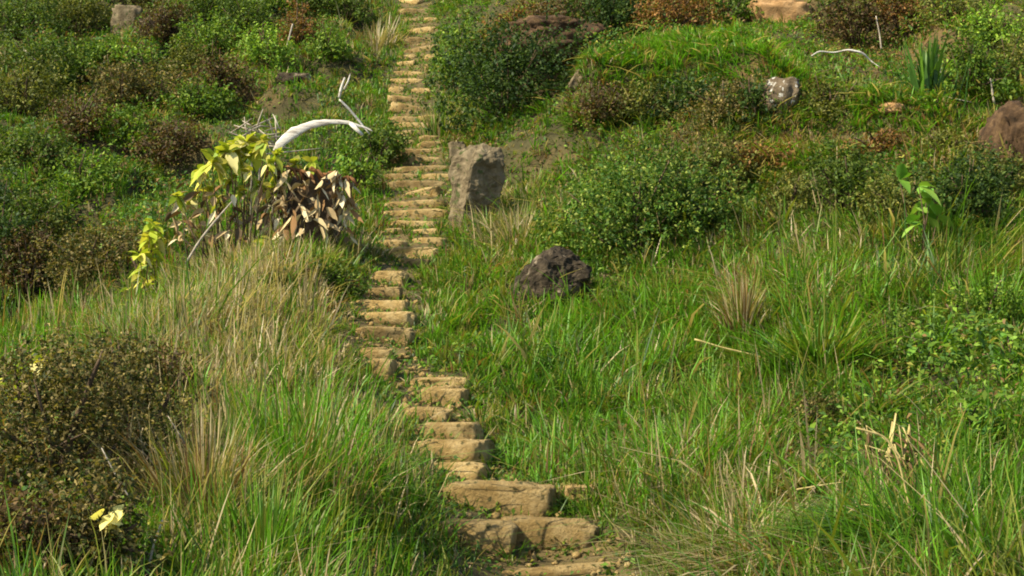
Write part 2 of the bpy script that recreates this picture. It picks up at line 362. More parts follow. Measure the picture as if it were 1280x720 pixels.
def grass_field(name, label, ymin, ymax, n_tufts, per, wid0, hbase, seed):
    r = np.random.default_rng(seed)
    # roots spread over the wedge the view and its surroundings take in
    N = int(n_tufts)
    u = r.random(N)
    y = (ymin**0.9 + u*(ymax**0.9-ymin**0.9))**(1/0.9)
    x = (r.random(N)*2-1)*(0.40*y+1.6)
    if ymax > 40:
        # the steep bank holds as many tufts as its slope is long
        nb = 9000
        x = np.concatenate([x, TL[0]-0.2+r.random(nb)*(TR[0]-TL[0]+0.9), B2L[0]+r.random(nb)*(B2R[0]-B2L[0]+1.5)]); y = np.concatenate([y, 27.0+r.random(nb)**1.5*5.0, 22.9+r.random(nb)**1.3*3.0]); N += 2*nb
    z0 = ground(x, y, True)
    px, py = project(x, y, z0)
    pd = path_dist(x, y)
    pw = path_half(y) + 0.5*(fnoise(x*1.2, y*1.2, 21)-0.5)
    edge = np.clip((pd-pw)/0.42, 0, 1)
    patch = fnoise(x*0.8, y*0.8, 40+seed)
    keep = (pd > pw) | (r.random(N) < 0.30+0.5*(fnoise(x*2.3, y*2.3, 25) < 0.42))
    bare = blobs(px, py, BARE)
    keep &= r.random(N) > bare*0.85
    keep &= r.random(N) > blobs(px, py, HOLLOW)
    keep &= r.random(N) > blobs(px, py, BUSHY)*0.9
    keep &= (patch + r.random(N)*0.45) > 0.41
    x, y, z0, px, py, edge, patch = (a[keep] for a in (x, y, z0, px, py, edge, patch))
    N = len(x)
    jit = r.normal(0, 14, (2, N))
    sx, sy = px+jit[0], py+jit[1]
    s = blobs(sx, sy, STRAW); b = blobs(sx, sy, BROWN); f = blobs(sx, sy, FRESH); dp = blobs(sx, sy, DEEP)
    n1 = fnoise(x*1.1, y*1.1, 61); n2 = fnoise(x*1.7, y*1.7, 77)
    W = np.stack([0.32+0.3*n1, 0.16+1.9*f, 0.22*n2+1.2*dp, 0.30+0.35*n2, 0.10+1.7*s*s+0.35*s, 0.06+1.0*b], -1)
    W = np.cumsum(W, 1); W /= W[:, -1:]
    t = (r.random(N)[:, None] > W).sum(1).clip(0, 5)
    tall = blobs(sx, sy, TALL); short = blobs(sx, sy, SHORT)
    H = hbase*np.exp(r.normal(-0.28, 0.33, N))*(0.62+0.95*tall)*(1-0.5*short)*(np.where(y > 19, 0.34, 0.22)+np.where(y > 19, 0.66, 0.78)*edge)*(0.35+1.2*patch)
    # expand into blades
    per_n = np.full(N, per)
    ti = np.repeat(np.arange(N), per_n); B = len(ti)
    h = H[ti]*(0.55+0.6*r.random(B))
    a = r.random(B)*2*np.pi
    rad = np.abs(r.normal(0, 1, B))*(0.035+0.10*H[ti])
    root = np.stack([x[ti]+np.cos(a)*rad, y[ti]+np.sin(a)*rad, z0[ti]-0.03], -1)
    wind = (fnoise(x*0.7, y*0.7, 33)*9+r.normal(0, 0.5, N))[ti]
    lx = np.where(px > 560, 1.35, 0.9)[ti]*np.exp(r.normal(0, 0.35, N))[ti]
    lean = np.abs(r.normal(0.22, 0.2, B))*lx
    droop = np.clip(r.normal(0.42, 0.35, B)*lx, 0, 1.5)
    ang = np.where(r.random(B) < 0.45, wind, a + r.normal(0, 0.5, B))
    mat_ = r.random(B) < 0.07; lean = np.where(mat_, lean+0.9, lean); droop = np.where(mat_, np.maximum(droop, 1.2), droop)
    dist = y[ti]
    thick = (r.random(B) < 0.012) & (px[ti] > 560) & (edge[ti] > .9)
    h = np.where(thick, h*1.35+0.12, h); droop = np.where(thick, droop+0.4, droop); lean = np.where(thick, lean+0.25, lean)
    wid = wid0*(0.7+0.6*r.random(B))*np.clip(dist/11, 0.75, 3.4)**0.75*np.where(thick, 1.9, 1)
    tt = t[ti].copy(); tt[thick] = r.choice([3, 4, 4, 0, 1], thick.sum())
    sw = r.random(B) < 0.08; tt[sw] = r.integers(0, 6, sw.sum())
    bri = (0.72+0.56*r.random(N))[ti]*(0.8+0.4*r.random(B))
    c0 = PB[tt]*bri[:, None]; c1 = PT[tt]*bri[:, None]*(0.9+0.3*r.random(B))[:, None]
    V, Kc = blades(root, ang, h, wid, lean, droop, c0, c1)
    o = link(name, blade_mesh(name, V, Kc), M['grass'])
    tag(o, label, 'grass', kind='stuff')
    print(name, B)
    return o

grass_field('long_grass', 'long mixed green and straw grass growing on both sides of the lower steps', 5.5, 22, 30000, 9, 0.013, 0.50, 1)
grass_field('hill_grass', 'short green and tawny grass covering the upper hillside', 20, 64, 84000, 7, 0.012, 0.46, 2)

# low trailing herbs: small broad leaves close to the ground
def leaf_quads(c, nrm_bias, size, r, asp=0.55):
    """folded rhombus leaves at centres c, random but upward-biased facing"""
    N = len(c)
    nr = r.normal(0, 1, (N, 3)); nr /= np.linalg.norm(nr, axis=1, keepdims=True)
    nr = nr*0.8 + nrm_bias; nr /= np.linalg.norm(nr, axis=1, keepdims=True)
    t = np.cross(nr, r.normal(0, 1, (N, 3))); t /= np.linalg.norm(t, axis=1, keepdims=True)+1e-9
    b = np.cross(nr, t)
    L = size[:, None]*0.5; Wd = L*asp
    V = np.empty((N, 4, 3), np.float32)
    V[:, 0] = c - t*L; V[:, 1] = c + b*Wd + nr*L*0.25 + t*L*0.1; V[:, 2] = c + t*L - nr*L*0.1; V[:, 3] = c - b*Wd + nr*L*0.25 + t*L*0.1
    return V.reshape(-1, 3)

def leaf_mesh(name, V, K):
    N = len(V)//4
    return mesh_np(name, V, np.arange(N*4), np.arange(N)*4, K, smooth=False)

LEAFY = [(1200, 470, 140, 60, 1.1), (1240, 560, 80, 60, 1.0), (1060, 540, 80, 50, .8), (1100, 136, 110, 14, .8), (1000, 150, 80, 20, .7), (90, 560, 150, 120, .25), (700, 340, 120, 40, .5), (90, 260, 130, 110, .9), (150, 60, 200, 100, .8), (600, 640, 160, 60, .35),
         (1150, 240, 130, 40, .6), (830, 560, 100, 60, .15), (1080, 500, 80, 60, .5), (330, 60, 160, 70, .7), (660, 60, 150, 80, .8), (1150, 50, 160, 60, .8), (560, 450, 60, 20, .5), (620, 625, 120, 20, .7), (820, 220, 150, 80, .6)]
r = np.random.default_rng(5)
Nl = 420000
y = (5.5**0.7+r.random(Nl)*(62**0.7-5.5**0.7))**(1/0.7)
x = (r.random(Nl)*2-1)*(0.40*y+1.5)
z = ground(x, y); px, py = project(x, y, z)
lf = blobs(px, py, LEAFY)
pdl = path_dist(x, y)
keep = (r.random(Nl) < np.where(y > 21, 0.35, 0.12)+0.88*lf) & ((pdl > 0.6) | (r.random(Nl) < 0.8)) & (fnoise(x*1.4, y*1.4, 90)+0.25*r.random(Nl) > 0.42)
keep &= r.random(Nl) > np.maximum(blobs(px, py, HOLLOW), blobs(px, py, BARE)*.75)
x, y, z, px, py, lf, pdl = (a[keep] for a in (x, y, z, px, py, lf, pdl))
Nl = len(x)
lump = sstep(0.45, 0.75, fnoise(x*0.95, y*0.8, 93))*np.clip((y-19)/5, 0.15, 1)
hh = (r.random(Nl)**1.3*(0.10+0.22*lf)+lump*(0.15+0.4*r.random(Nl)**0.5)*(0.3+lf)+np.where(y < 17, np.clip(lf-.75, 0, 1)*0.75*r.random(Nl), 0))*np.clip(pdl-0.3, 0.06, 1)
c = np.stack([x, y, z+hh+0.01], -1)
sz = (0.04+0.045*r.random(Nl))*np.clip(y/12, 0.8, 2.4)**0.45*np.where((y < 17) & (px > 900), 0.7+0.7*r.random(Nl), 1)
LP = np.array([[0.085, 0.155, 0.015], [0.135, 0.215, 0.02], [0.045, 0.10, 0.015], [0.21, 0.20, 0.03], [0.16, 0.095, 0.032]])
bw = blobs(px, py, BROWN)*np.where(y < 17, .3, 1)+0.55*sstep(0.52, 0.7, fnoise(x*0.6, y*0.45, 97))*(y > 20)
dk = sstep(0.45, 0.65, fnoise(x*0.7, y*0.5, 98))*(y > 20)
w = np.stack([.35-.2*dk, (.2+.2*lf)*(1-.8*dk), .3+.5*dk, .10+.12*bw, .05+.75*bw], -1); w = np.cumsum(w, 1); w /= w[:, -1:]
ci = (r.random(Nl)[:, None] > w).sum(1).clip(0, 4)
kc = np.repeat(LP[ci]*(0.65+0.7*r.random(Nl))[:, None], 4, 0)
o = link('ground_cover', leaf_mesh('ground_cover', leaf_quads(c, np.array([-0.1, -0.25, 0.7]), sz, r, 0.42), kc), M['leaf'])
tag(o, 'low leafy herbs and creepers scattered between the grasses', 'ground cover', kind='stuff')
print('ground_cover', Nl)

# ------------------------------------------------------------------ tubes and rocks
def tube_data(pts, rad, n=7, flat=1.0, thin=1.0):
    pts = np.asarray(pts, float); rad = np.broadcast_to(np.asarray(rad, float), (len(pts),))
    V = []; Fq = []
    T = np.gradient(pts, axis=0)
    up = np.array([0.13, 0.21, 0.97])
    for i, (p, t) in enumerate(zip(pts, T)):
        t = t/np.linalg.norm(t)
        a = np.cross(t, up); a /= np.linalg.norm(a)+1e-9
        b = np.cross(a, t)
        for k in range(n):
            q = 2*math.pi*k/n
            V.append(p + rad[i]*(thin*math.cos(q)*a + flat*math.sin(q)*b))
    for i in range(len(pts)-1):
        for k in range(n):
            Fq.append((i*n+k, i*n+(k+1) % n, (i+1)*n+(k+1) % n, (i+1)*n+k))
    Fq.append(tuple(range(n))[::-1]); Fq.append(tuple(range((len(pts)-1)*n, len(pts)*n)))
    return V, Fq

class MB:
    def __init__(s): s.V = []; s.F = []
    def add(s, V, Fq):
        o = len(s.V); s.V += [tuple(v) for v in V]; s.F += [tuple(i+o for i in f) for f in Fq]
    def tube(s, pts, rad, n=7, flat=1.0, thin=1.0): s.add(*tube_data(pts, rad, n, flat, thin))
    def build(s, name, mat, parent=None, colr=None, smooth=True):
        me = bpy.data.meshes.new(name); me.from_pydata(s.V, [], s.F); me.update()
        if colr is not None:
            ca = me.color_attributes.new('Col', 'FLOAT_COLOR', 'POINT')
            c4 = np.ones((len(s.V), 4), np.float32); c4[:, :3] = colr; ca.data.foreach_set('color', c4.ravel())
        if smooth: me.polygons.foreach_set('use_smooth', np.ones(len(me.polygons), bool))
        return link(name, me, mat, parent)

def rock_mesh(name, sx, sy, sz, seed, power=0.55, amp=0.16, sub=4, freq=1.6, facet=0.0):
    bm = bmesh.new(); bmesh.ops.create_icosphere(bm, subdivisions=sub, radius=1)
    off = Vector((seed*3.17, seed*1.31, seed*7.7))
    rr = np.random.default_rng(seed+100)
    planes = [(Vector(rr.normal(0, 1, 3)).normalized(), 0.62+0.25*rr.random()) for _ in range(int(facet))]
    for v in bm.verts:
        c = v.co.copy()
        q = Vector([math.copysign(abs(a)**power, a) for a in c])
        for pn, pdist in planes:
            e = q.dot(pn)-pdist
            if e > 0: q -= pn*e*0.9
        d = mnoise.fractal(c*freq+off, 0.8, 2.1, 6)+0.35*mnoise.fractal(c*freq*4+off, 0.7, 2.1, 4)
        q *= 1+amp*d
        v.co = (q.x*sx, q.y*sy, q.z*sz)
    me = bpy.data.meshes.new(name); bm.to_mesh(me); bm.free()
    me.polygons.foreach_set('use_smooth', np.ones(len(me.polygons), bool))
    return me

def hull_rock(name, pts, seed, cuts=5, amp=0.05, freq=2.0):
    """angular rock: hull of the points, subdivided and roughened"""
    bm = bmesh.new()
    for p in pts: bm.verts.new([float(v) for v in p])
    bmesh.ops.convex_hull(bm, input=bm.verts)
    loose = [v for v in bm.verts if not v.link_faces]
    bmesh.ops.delete(bm, geom=loose, context='VERTS')
    bmesh.ops.bevel(bm, geom=list(bm.edges), offset=0.035, segments=1, affect='EDGES', clamp_overlap=True)
    bmesh.ops.triangulate(bm, faces=bm.faces)
    for _ in range(cuts):
        long = [e for e in bm.edges if e.calc_length() > 0.07]
        if not long: break
        bmesh.ops.subdivide_edges(bm, edges=long, cuts=1)
        bmesh.ops.triangulate(bm, faces=bm.faces)
    bm.normal_update()
    off = Vector((seed*2.7, seed*5.1, seed*1.9))
    mv = []
    for v in bm.verts:
        d = mnoise.fractal(v.co*freq+off, 0.8, 2.1, 6)+0.5*mnoise.fractal(v.co*freq*4+off, 0.8, 2.1, 4)
        mv.append(v.normal*amp*d)
    for v, m_ in zip(bm.verts, mv): v.co += m_
    me = bpy.data.meshes.new(name); bm.to_mesh(me); bm.free()
    return me

def outline_rock(name, mat, px, py, front, back_scale, depth, seed, label, cat, ridge=None, amp=0.05):
    """front: photo outline of the visible face; the back follows it deeper and smaller; ridge: points pushed to the front"""
    b = trace(px, py)
    pts = []
    c = np.mean(np.array(front), 0)
    for (a, q) in front:
        pts.append(P(a, q, b[1])-b)
        a2, q2 = c+(np.array([a, q])-c)*back_scale
        pts.append(P(a2, q2, b[1])-b+np.array([0, depth, 0]))
    for (a, q, dy) in ridge or []: pts.append(P(a, q, b[1])-b+np.array([0, dy, 0]))
    for p in list(pts):
        if p[2] < 0.12: pts.append(p+np.array([0, 0, -0.25]))
    o = link(name, hull_rock(name, pts, seed, amp=amp), M[mat]); o.location = b
    return tag(o, label, cat)

def mpp(d): return d/F       # metres per photo pixel at distance d

# ------------------------------------------------------------------ the steps
STEPS = [  # top row, left, right, face rows, label
    (714, 585, 790, 14, 'lowest tan step at the bottom edge, mostly sunk in grass'),
    (656, 532, 640, 30, 'lumpy tan stone forming the left half of the low broad step'),
    (654, 628, 748, 34, 'long smooth tan stone forming the right half of the low broad step'),
    (607, 560, 692, 36, 'thick tan stone with a rounded face above the low broad step'),
    (608, 702, 742, 24, 'small tan stone in the grass right of the thick rounded step'),
    (582, 534, 608, 16, 'thin tan step directly above the thick rounded stone'),
    (553, 522, 612, 28, 'brown faced step with a pale thin top edge'),
    (532, 518, 600, 22, 'pale plump step just above the brown faced one'),
    (511, 500, 556, 17, 'narrow tan step jutting left, two above the brown faced one'),
    (489, 522, 584, 17, 'rounded tan step just under the top stone of the lower flight'),
    (473, 512, 582, 13, 'thin slanted top stone of the lower flight, under a grassy gap'),
    (452, 466, 492, 22, 'small upright tan block left of the grassy gap in the steps'),
    (436, 443, 486, 12, 'flat pale stone just above the small upright tan block'),
    (411, 442, 512, 18, 'wide worn earth coloured step above the flat pale stone'),
    (392, 440, 520, 14, 'long tan step with a shadowed front, second above the flat pale stone'),
    (376, 443, 508, 13, 'reddish brown step below the pale thin one by the dark bush'),
    (361, 452, 500, 11, 'pale thin step level with the foot of the small dark bush'),
    (340, 464, 508, 15, 'tan step level with the top of the small dark bush'),
    (325, 496, 538, 9, 'short tan stone stepping right above the small dark bush'),
    (310, 484, 546, 13, 'pale wide stone at the foot of the long upper flight'),
]
yy_ = 298.0
while yy_ > -14:
    pcx = np.interp(-yy_, [-p[1] for p in PATH], [p[0] for p in PATH])+rng.normal(0, 1.5)
    w_ = (80 if yy_ > 185 else 64 if yy_ > 110 else 50)*(0.82+0.33*rng.random())
    lab = ('narrow tan step in the long flight below the upright slab' if yy_ > 275 else 'tan step in the long flight beside the upright slab' if yy_ > 172 else
           'small worn step between the bleached twig and the dark hollow' if yy_ > 95 else 'faint worn step near the top of the path')
    fr = (7.5 if yy_ > 110 else 6)*(0.75+0.45*rng.random())
    if rng.random() < 0.28:         # a row broken into two stones
        q = 0.35+0.3*rng.random(); g = 2+5*rng.random()
        STEPS.append((yy_+rng.normal(0, 1.5), pcx-w_/2, pcx-w_/2+w_*q, fr, lab)); STEPS.append((yy_+rng.normal(0, 1.5), pcx-w_/2+w_*q+g, pcx+w_/2+g*.5, fr*.9, lab))
    else:
        sh = rng.normal(0, 2.5); k = 0.78+0.24*rng.random()
        STEPS.append((yy_, pcx-w_/2*k+sh, pcx+w_/2*k+sh, fr, lab))
    yy_ -= (10.5 if yy_ > 230 else 9.5 if yy_ > 150 else 11)*(0.8+0.45*rng.random())
for i, (top, x0, x1, fr, lab) in enumerate(STEPS):
    base_pt = trace((x0+x1)/2, top+fr)
    s = mpp(base_pt[1])
    hw = (x1-x0)*s/2; hh = (fr*s+0.14)/2; dp = 0.32 if i < 20 else 0.2
    me = rock_mesh('stone_step', hw*1.05, dp, hh, i+1, power=0.36 if i < 20 else 0.45, amp=0.13 if i < 20 else 0.18, sub=4 if i < 20 else 3, freq=1.3)
    o = link('stone_step', me, M['step'])
    o.location = (base_pt[0], base_pt[1]+dp*0.85, base_pt[2]+fr*s-hh)
    o.rotation_euler = (rng.normal(0, .04)-0.05, rng.normal(0, .035 if i < 20 else .07), rng.normal(0, .1 if i < 20 else .2))
    tag(o, lab, 'step', 'stone steps of the hill path')

HV, HK, GR, GC = [], [], [], []
r = np.random.default_rng(77)
for i, (top, x0, x1, fr, lab) in enumerate(STEPS):
    bp = trace((x0+x1)/2, top+fr); s_ = mpp(bp[1]); hw = (x1-x0)*s_/2
    nh = int(150*hw) if i < 20 else int(60*hw)
    xs = bp[0]+(r.random(nh)*2-1)*hw*1.25; ys_ = bp[1]-0.03-0.22*r.random(nh)**1.5
    m = fnoise(xs*3.1+i, ys_*3.1, 55, 2) > 0.46; xs, ys_ = xs[m], ys_[m]
    zz = ground(xs, ys_)+0.015+0.09*r.random(len(xs))**2
    c_ = np.stack([xs, ys_, zz], -1)
    HV.append(leaf_quads(c_, np.array([-.1, -.45, .7]), 0.03+0.035*r.random(len(xs)), r))
    kk = np.array([[.05, .11, .014], [.09, .16, .016], [.03, .07, .012], [.14, .17, .02]])[r.integers(0, 4, len(xs))]*(0.7+0.6*r.random(len(xs)))[:, None]
    HK.append(np.repeat(kk, 4, 0))
    # tufts lapping over the ends and the foot
    ng = 90 if i < 20 else 46
    side = r.choice([-1, 1], ng); foot = r.random(ng) < 0.4
    gx_ = np.where(foot, bp[0]+(r.random(ng)*2-1)*hw, bp[0]+side*hw*(0.9+0.25*r.random(ng))); gy_ = np.where(foot, bp[1]-0.1*r.random(ng)-.03, bp[1]+(r.random(ng)-.4)*0.5)
    m = ~foot | (fnoise(gx_*2.7, gy_*2.7+i, 57, 2) > 0.52); gx_, gy_ = gx_[m], gy_[m]
    GR.append(np.stack([gx_, gy_, ground(gx_, gy_)-.02], -1))
HV = np.concatenate(HV); HK = np.concatenate(HK); GR = np.concatenate(GR); B = len(GR)
o = link('path_herbs', leaf_mesh('path_herbs', HV, HK), M['leaf']); tag(o, 'tiny dark green herbs rooted along the foot of the steps', 'herbs', kind='stuff')
tt = r.choice(6, B, p=[.3, .15, .2, .2, .12, .03]); br = (0.7+0.6*r.random(B))[:, None]
V, Kc = blades(GR, r.random(B)*6.28, 0.10+0.16*r.random(B), 0.011*np.clip(GR[:, 1]/11, .8, 3)**.75*(0.7+.6*r.random(B)), np.abs(r.normal(.4, .25, B)), np.clip(r.normal(.6, .3, B), 0, 1.4), PB[tt]*br, PT[tt]*br)
o = link('path_grass', blade_mesh('path_grass', V, Kc), M['grass']); tag(o, 'short grass lapping over the ends of the steps', 'grass', kind='stuff')

r = np.random.default_rng(91)
_g = bmesh.new(); bmesh.ops.create_icosphere(_g, subdivisions=1, radius=1)
gv = np.array([v.co[:] for v in _g.verts]); gf = np.array([[v.index for v in f.verts] for f in _g.faces]); _g.free()
Ng = 1300
j = r.integers(0, 13, Ng); t = r.random(Ng)[:, None]; q = PW[j]*(1-t)+PW[j+1]*t
a = q[:, 0]+r.normal(0, .26, Ng)*path_half(q[:, 1])/.4; b_ = q[:, 1]+r.normal(0, .1, Ng); z_ = ground(a, b_)
sz_ = 0.008+0.044*r.random(Ng)**3
sc3 = sz_[:, None]*(0.6+0.8*r.random((Ng, 3)))*np.array([1, 1, .7])
V = gv[None]*sc3[:, None]*(1+0.25*r.normal(0, 1, (Ng, len(gv), 1))) + np.stack([a, b_, z_+sz_*.3], -1)[:, None]
Fg = (gf[None]+(np.arange(Ng)*len(gv))[:, None, None]).reshape(-1, 3)
me = mesh_np('path_gravel', V, Fg.ravel(), np.arange(len(Fg))*3, None, smooth=False)
o = link('path_gravel', me, M['step']); tag(o, 'small tan clods and gravel scattered along the trodden path', 'gravel', kind='stuff')

# ------------------------------------------------------------------ rocks
def put_rock(name, mat, px, py, wpx, hpx, depth, seed, label, cat, rot=0.0, tilt=0.0, sink=0.18, **kw):
    b = trace(px, py); s = mpp(b[1])
    hx, hz = wpx*s/2, hpx*s*(1+sink)/2
    me = rock_mesh(name, hx, depth/2, hz, seed, **kw)
    o = link(name, me, M[mat]); o.location = (b[0], b[1]+depth*0.35, b[2]+hpx*s-hz)
    o.rotation_euler = (0, tilt, rot)
    return tag(o, label, cat)

outline_rock('boulder', 'boulder', 688, 380, [(638, 382), (644, 350), (668, 322), (694, 309), (722, 316), (742, 334), (735, 350), (700, 372), (662, 384)], 0.85, 0.8, 3,
             'dark brown boulder with a pale tan patch in the grass right of the path', 'boulder', ridge=[(676, 330, -.22), (658, 372, -.3), (690, 368, -.28)], amp=0.09)
outline_rock('standing_slab', 'slab', 590, 284, [(563, 284), (561, 215), (570, 190), (600, 178), (628, 184), (632, 215), (622, 262), (598, 284)], 0.85, 0.6, 8,
             'tall upright grey brown slab standing at the right edge of the steps', 'rock', ridge=[(592, 205, -.30), (577, 280, -.25)], amp=0.06)
put_rock('rock', 'slab', 571, 205, 22, 28, 0.35, 12, 'small squarish pale stone behind the left shoulder of the upright slab', 'rock', power=0.4, amp=0.15)
put_rock('lichened_rock', 'lichen', 978, 146, 50, 54, 0.9, 15, 'rock speckled with white lichen at the end of the grassy bank', 'rock', rot=-0.2, tilt=0.2, power=0.6, amp=0.2, facet=5)
put_rock('earth_mound', 'earth', 1276, 228, 60, 104, 1.3, 21, 'reddish brown earth mound cut off by the right edge', 'mound', power=0.75, amp=0.2, sub=5, freq=1.3)
put_rock('rock', 'slab', 722, 112, 16, 24, 0.4, 24, 'tan rock edge between the dark hollow and the grassy bank', 'rock', tilt=0.5, power=0.6, amp=0.2)
put_rock('earth_bank', 'ochre_earth', 978, 30, 82, 34, 0.9, 27, 'bare orange earth face at the top edge above the grassy bank', 'earth bank', power=0.6, amp=0.25)
b = trace(700, 66); s_ = mpp(b[1])
o = link('earth_bank', rock_mesh('earth_bank', 1.3, 1.5, 0.6, 29, power=0.75, amp=0.2, sub=5, freq=1.1), M['earth'])
o.location = P(690, 62, b[1]-0.4); tag(o, 'dark reddish earth bank overhanging the shadowy hollow', 'earth bank')
put_rock('rock', 'slab', 157, 46, 38, 42, 0.8, 31, 'grey brown rock face near the top left among shrubs', 'rock', power=0.5, amp=0.2)
put_rock('rock', 'boulder', 196, 50, 46, 34, 0.8, 43, 'dark purplish rock in shade just right of the grey brown rock face', 'rock', power=0.6, amp=0.25)
put_rock('rock', 'boulder', 366, 106, 46, 16, 0.5, 37, 'dark low rock in the grass left of the broken white twigs', 'rock', power=0.7, amp=0.25)
put_rock('rock', 'ochre_earth', 1118, 142, 34, 14, 0.5, 41, 'small tan stone at the foot of the sword leaved clump', 'rock', power=0.7, amp=0.2)

# ------------------------------------------------------------------ shrubs
SH = {  # kind: leaf colours (shares), leaf size
    'deep':   ([(0.020, 0.042, 0.008), (0.036, 0.066, 0.011), (0.066, 0.10, 0.015)], 0.06),  # leaf colours set darker to stand in for shade in hollow and gully
    'dark':   ([(0.038, 0.068, 0.010), (0.07, 0.11, 0.013), (0.115, 0.15, 0.02)], 0.058),
    'green':  ([(0.055, 0.11, 0.012), (0.10, 0.165, 0.015), (0.16, 0.22, 0.022)], 0.06),
    'lime':   ([(0.09, 0.17, 0.015), (0.16, 0.26, 0.025), (0.22, 0.30, 0.035)], 0.06),
    'speck':  ([(0.035, 0.085, 0.010), (0.080, 0.140, 0.015), (0.20, 0.24, 0.04)], 0.058),
    'olive':  ([(0.06, 0.075, 0.014), (0.11, 0.12, 0.02), (0.17, 0.16, 0.03)], 0.055),
    'brown':  ([(0.055, 0.035, 0.014), (0.11, 0.068, 0.024), (0.10, 0.11, 0.02)], 0.055),
    'rust':   ([(0.13, 0.062, 0.018), (0.22, 0.11, 0.03), (0.12, 0.12, 0.022)], 0.055),
    'bronze': ([(0.050, 0.064, 0.013), (0.115, 0.090, 0.024), (0.23, 0.175, 0.055)], 0.048),
}
def shrub(px, py, wpx, hpx, kind, label, seed, n=None, name='shrub', cat='shrub', group=None, dens=1.0):
    r = np.random.default_rng(1000+seed)
    b = trace(px, py, dmin=33.5 if (py < 64 and 640 < px < 960) else 6.0); s = mpp(b[1]); W, H = wpx*s, hpx*s
    root = empty(name, b); tag(root, label, cat, group)
    cols, ls = SH[kind]; ls = ls*np.clip(b[1]/20, 0.7, 1.6)
    D = W*0.8
    # sub-clumps through an uneven dome
    k = int(np.clip(10+W*H*9, 9, 60))
    th = r.random(k)*2*np.pi; ph = np.arccos(r.random(k)*1.0); rr = 0.45+0.5*r.random(k)
    cc = np.stack([np.cos(th)*np.sin(ph)*W/2*rr, np.sin(th)*np.sin(ph)*D/2*rr, (0.12+0.80*np.cos(ph)*rr)*H], -1)
    cr = (0.16+0.16*r.random(k))*min(W, H*1.5)*0.9
    n = n or int(np.clip(W*(H+0.5*D)*1450*dens*(0.068/ls)**2, 700, 22000))
    ci = r.choice(k, n, p=(cr**2)/np.sum(cr**2))
    v = r.normal(0, 1, (n, 3)); v /= np.linalg.norm(v, axis=1, keepdims=True)
    rad = cr[ci]*(0.5+0.6*r.random(n)**0.6)
    c = cc[ci]+v*rad[:, None]*np.array([1.1, 1.1, 0.8])
    tw = np.arange(n)//9*9                       # nine leaves to a twig
    along = v[tw]*0.6+np.array([0, 0, 0.5])+r.normal(0, .25, (n, 3))
    c = c[tw] + along*((np.arange(n) % 9)/9.0-0.3)[:, None]*ls*3.2 + r.normal(0, .35, (n, 3))*ls; ci = ci[tw]; v = v*0.5+v[tw]*0.5
    # ground under the dome falls away: keep every leaf above it
    gz = ground(b[0]+c[:, 0], b[1]+c[:, 1], False)-b[2]
    c[:, 2] = np.maximum(c[:, 2], gz-0.05+0.1*r.random(n)) + np.clip(gz, -0.6, 0.6)*0.55
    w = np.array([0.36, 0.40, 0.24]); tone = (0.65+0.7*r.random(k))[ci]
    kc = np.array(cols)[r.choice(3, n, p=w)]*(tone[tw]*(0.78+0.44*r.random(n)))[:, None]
    sz = ls*(0.6+0.8*r.random(n))
    V = leaf_quads(c, v*0.5+np.array([-0.05, -0.1, 0.45]), sz, r, 0.5)
    link('foliage', leaf_mesh('foliage', V, np.repeat(kc, 4, 0)), M['leaf'], root)
    mb = MB()
    for j in range(min(k, 16)):
        p1 = cc[j]; p0 = np.array([p1[0]*0.12, p1[1]*0.12, -0.05]); mid = (p0+p1)/2+r.normal(0, 0.05, 3)+np.array([0, 0, 0.06])
        q = 0.011+0.010*r.random()
        mb.tube([p0, mid, p1, p1+(p1-mid)*0.35], [q*1.3, q, q*0.7, q*0.3], 5)
    mb.build('stem', M['bark'], root)
    return root

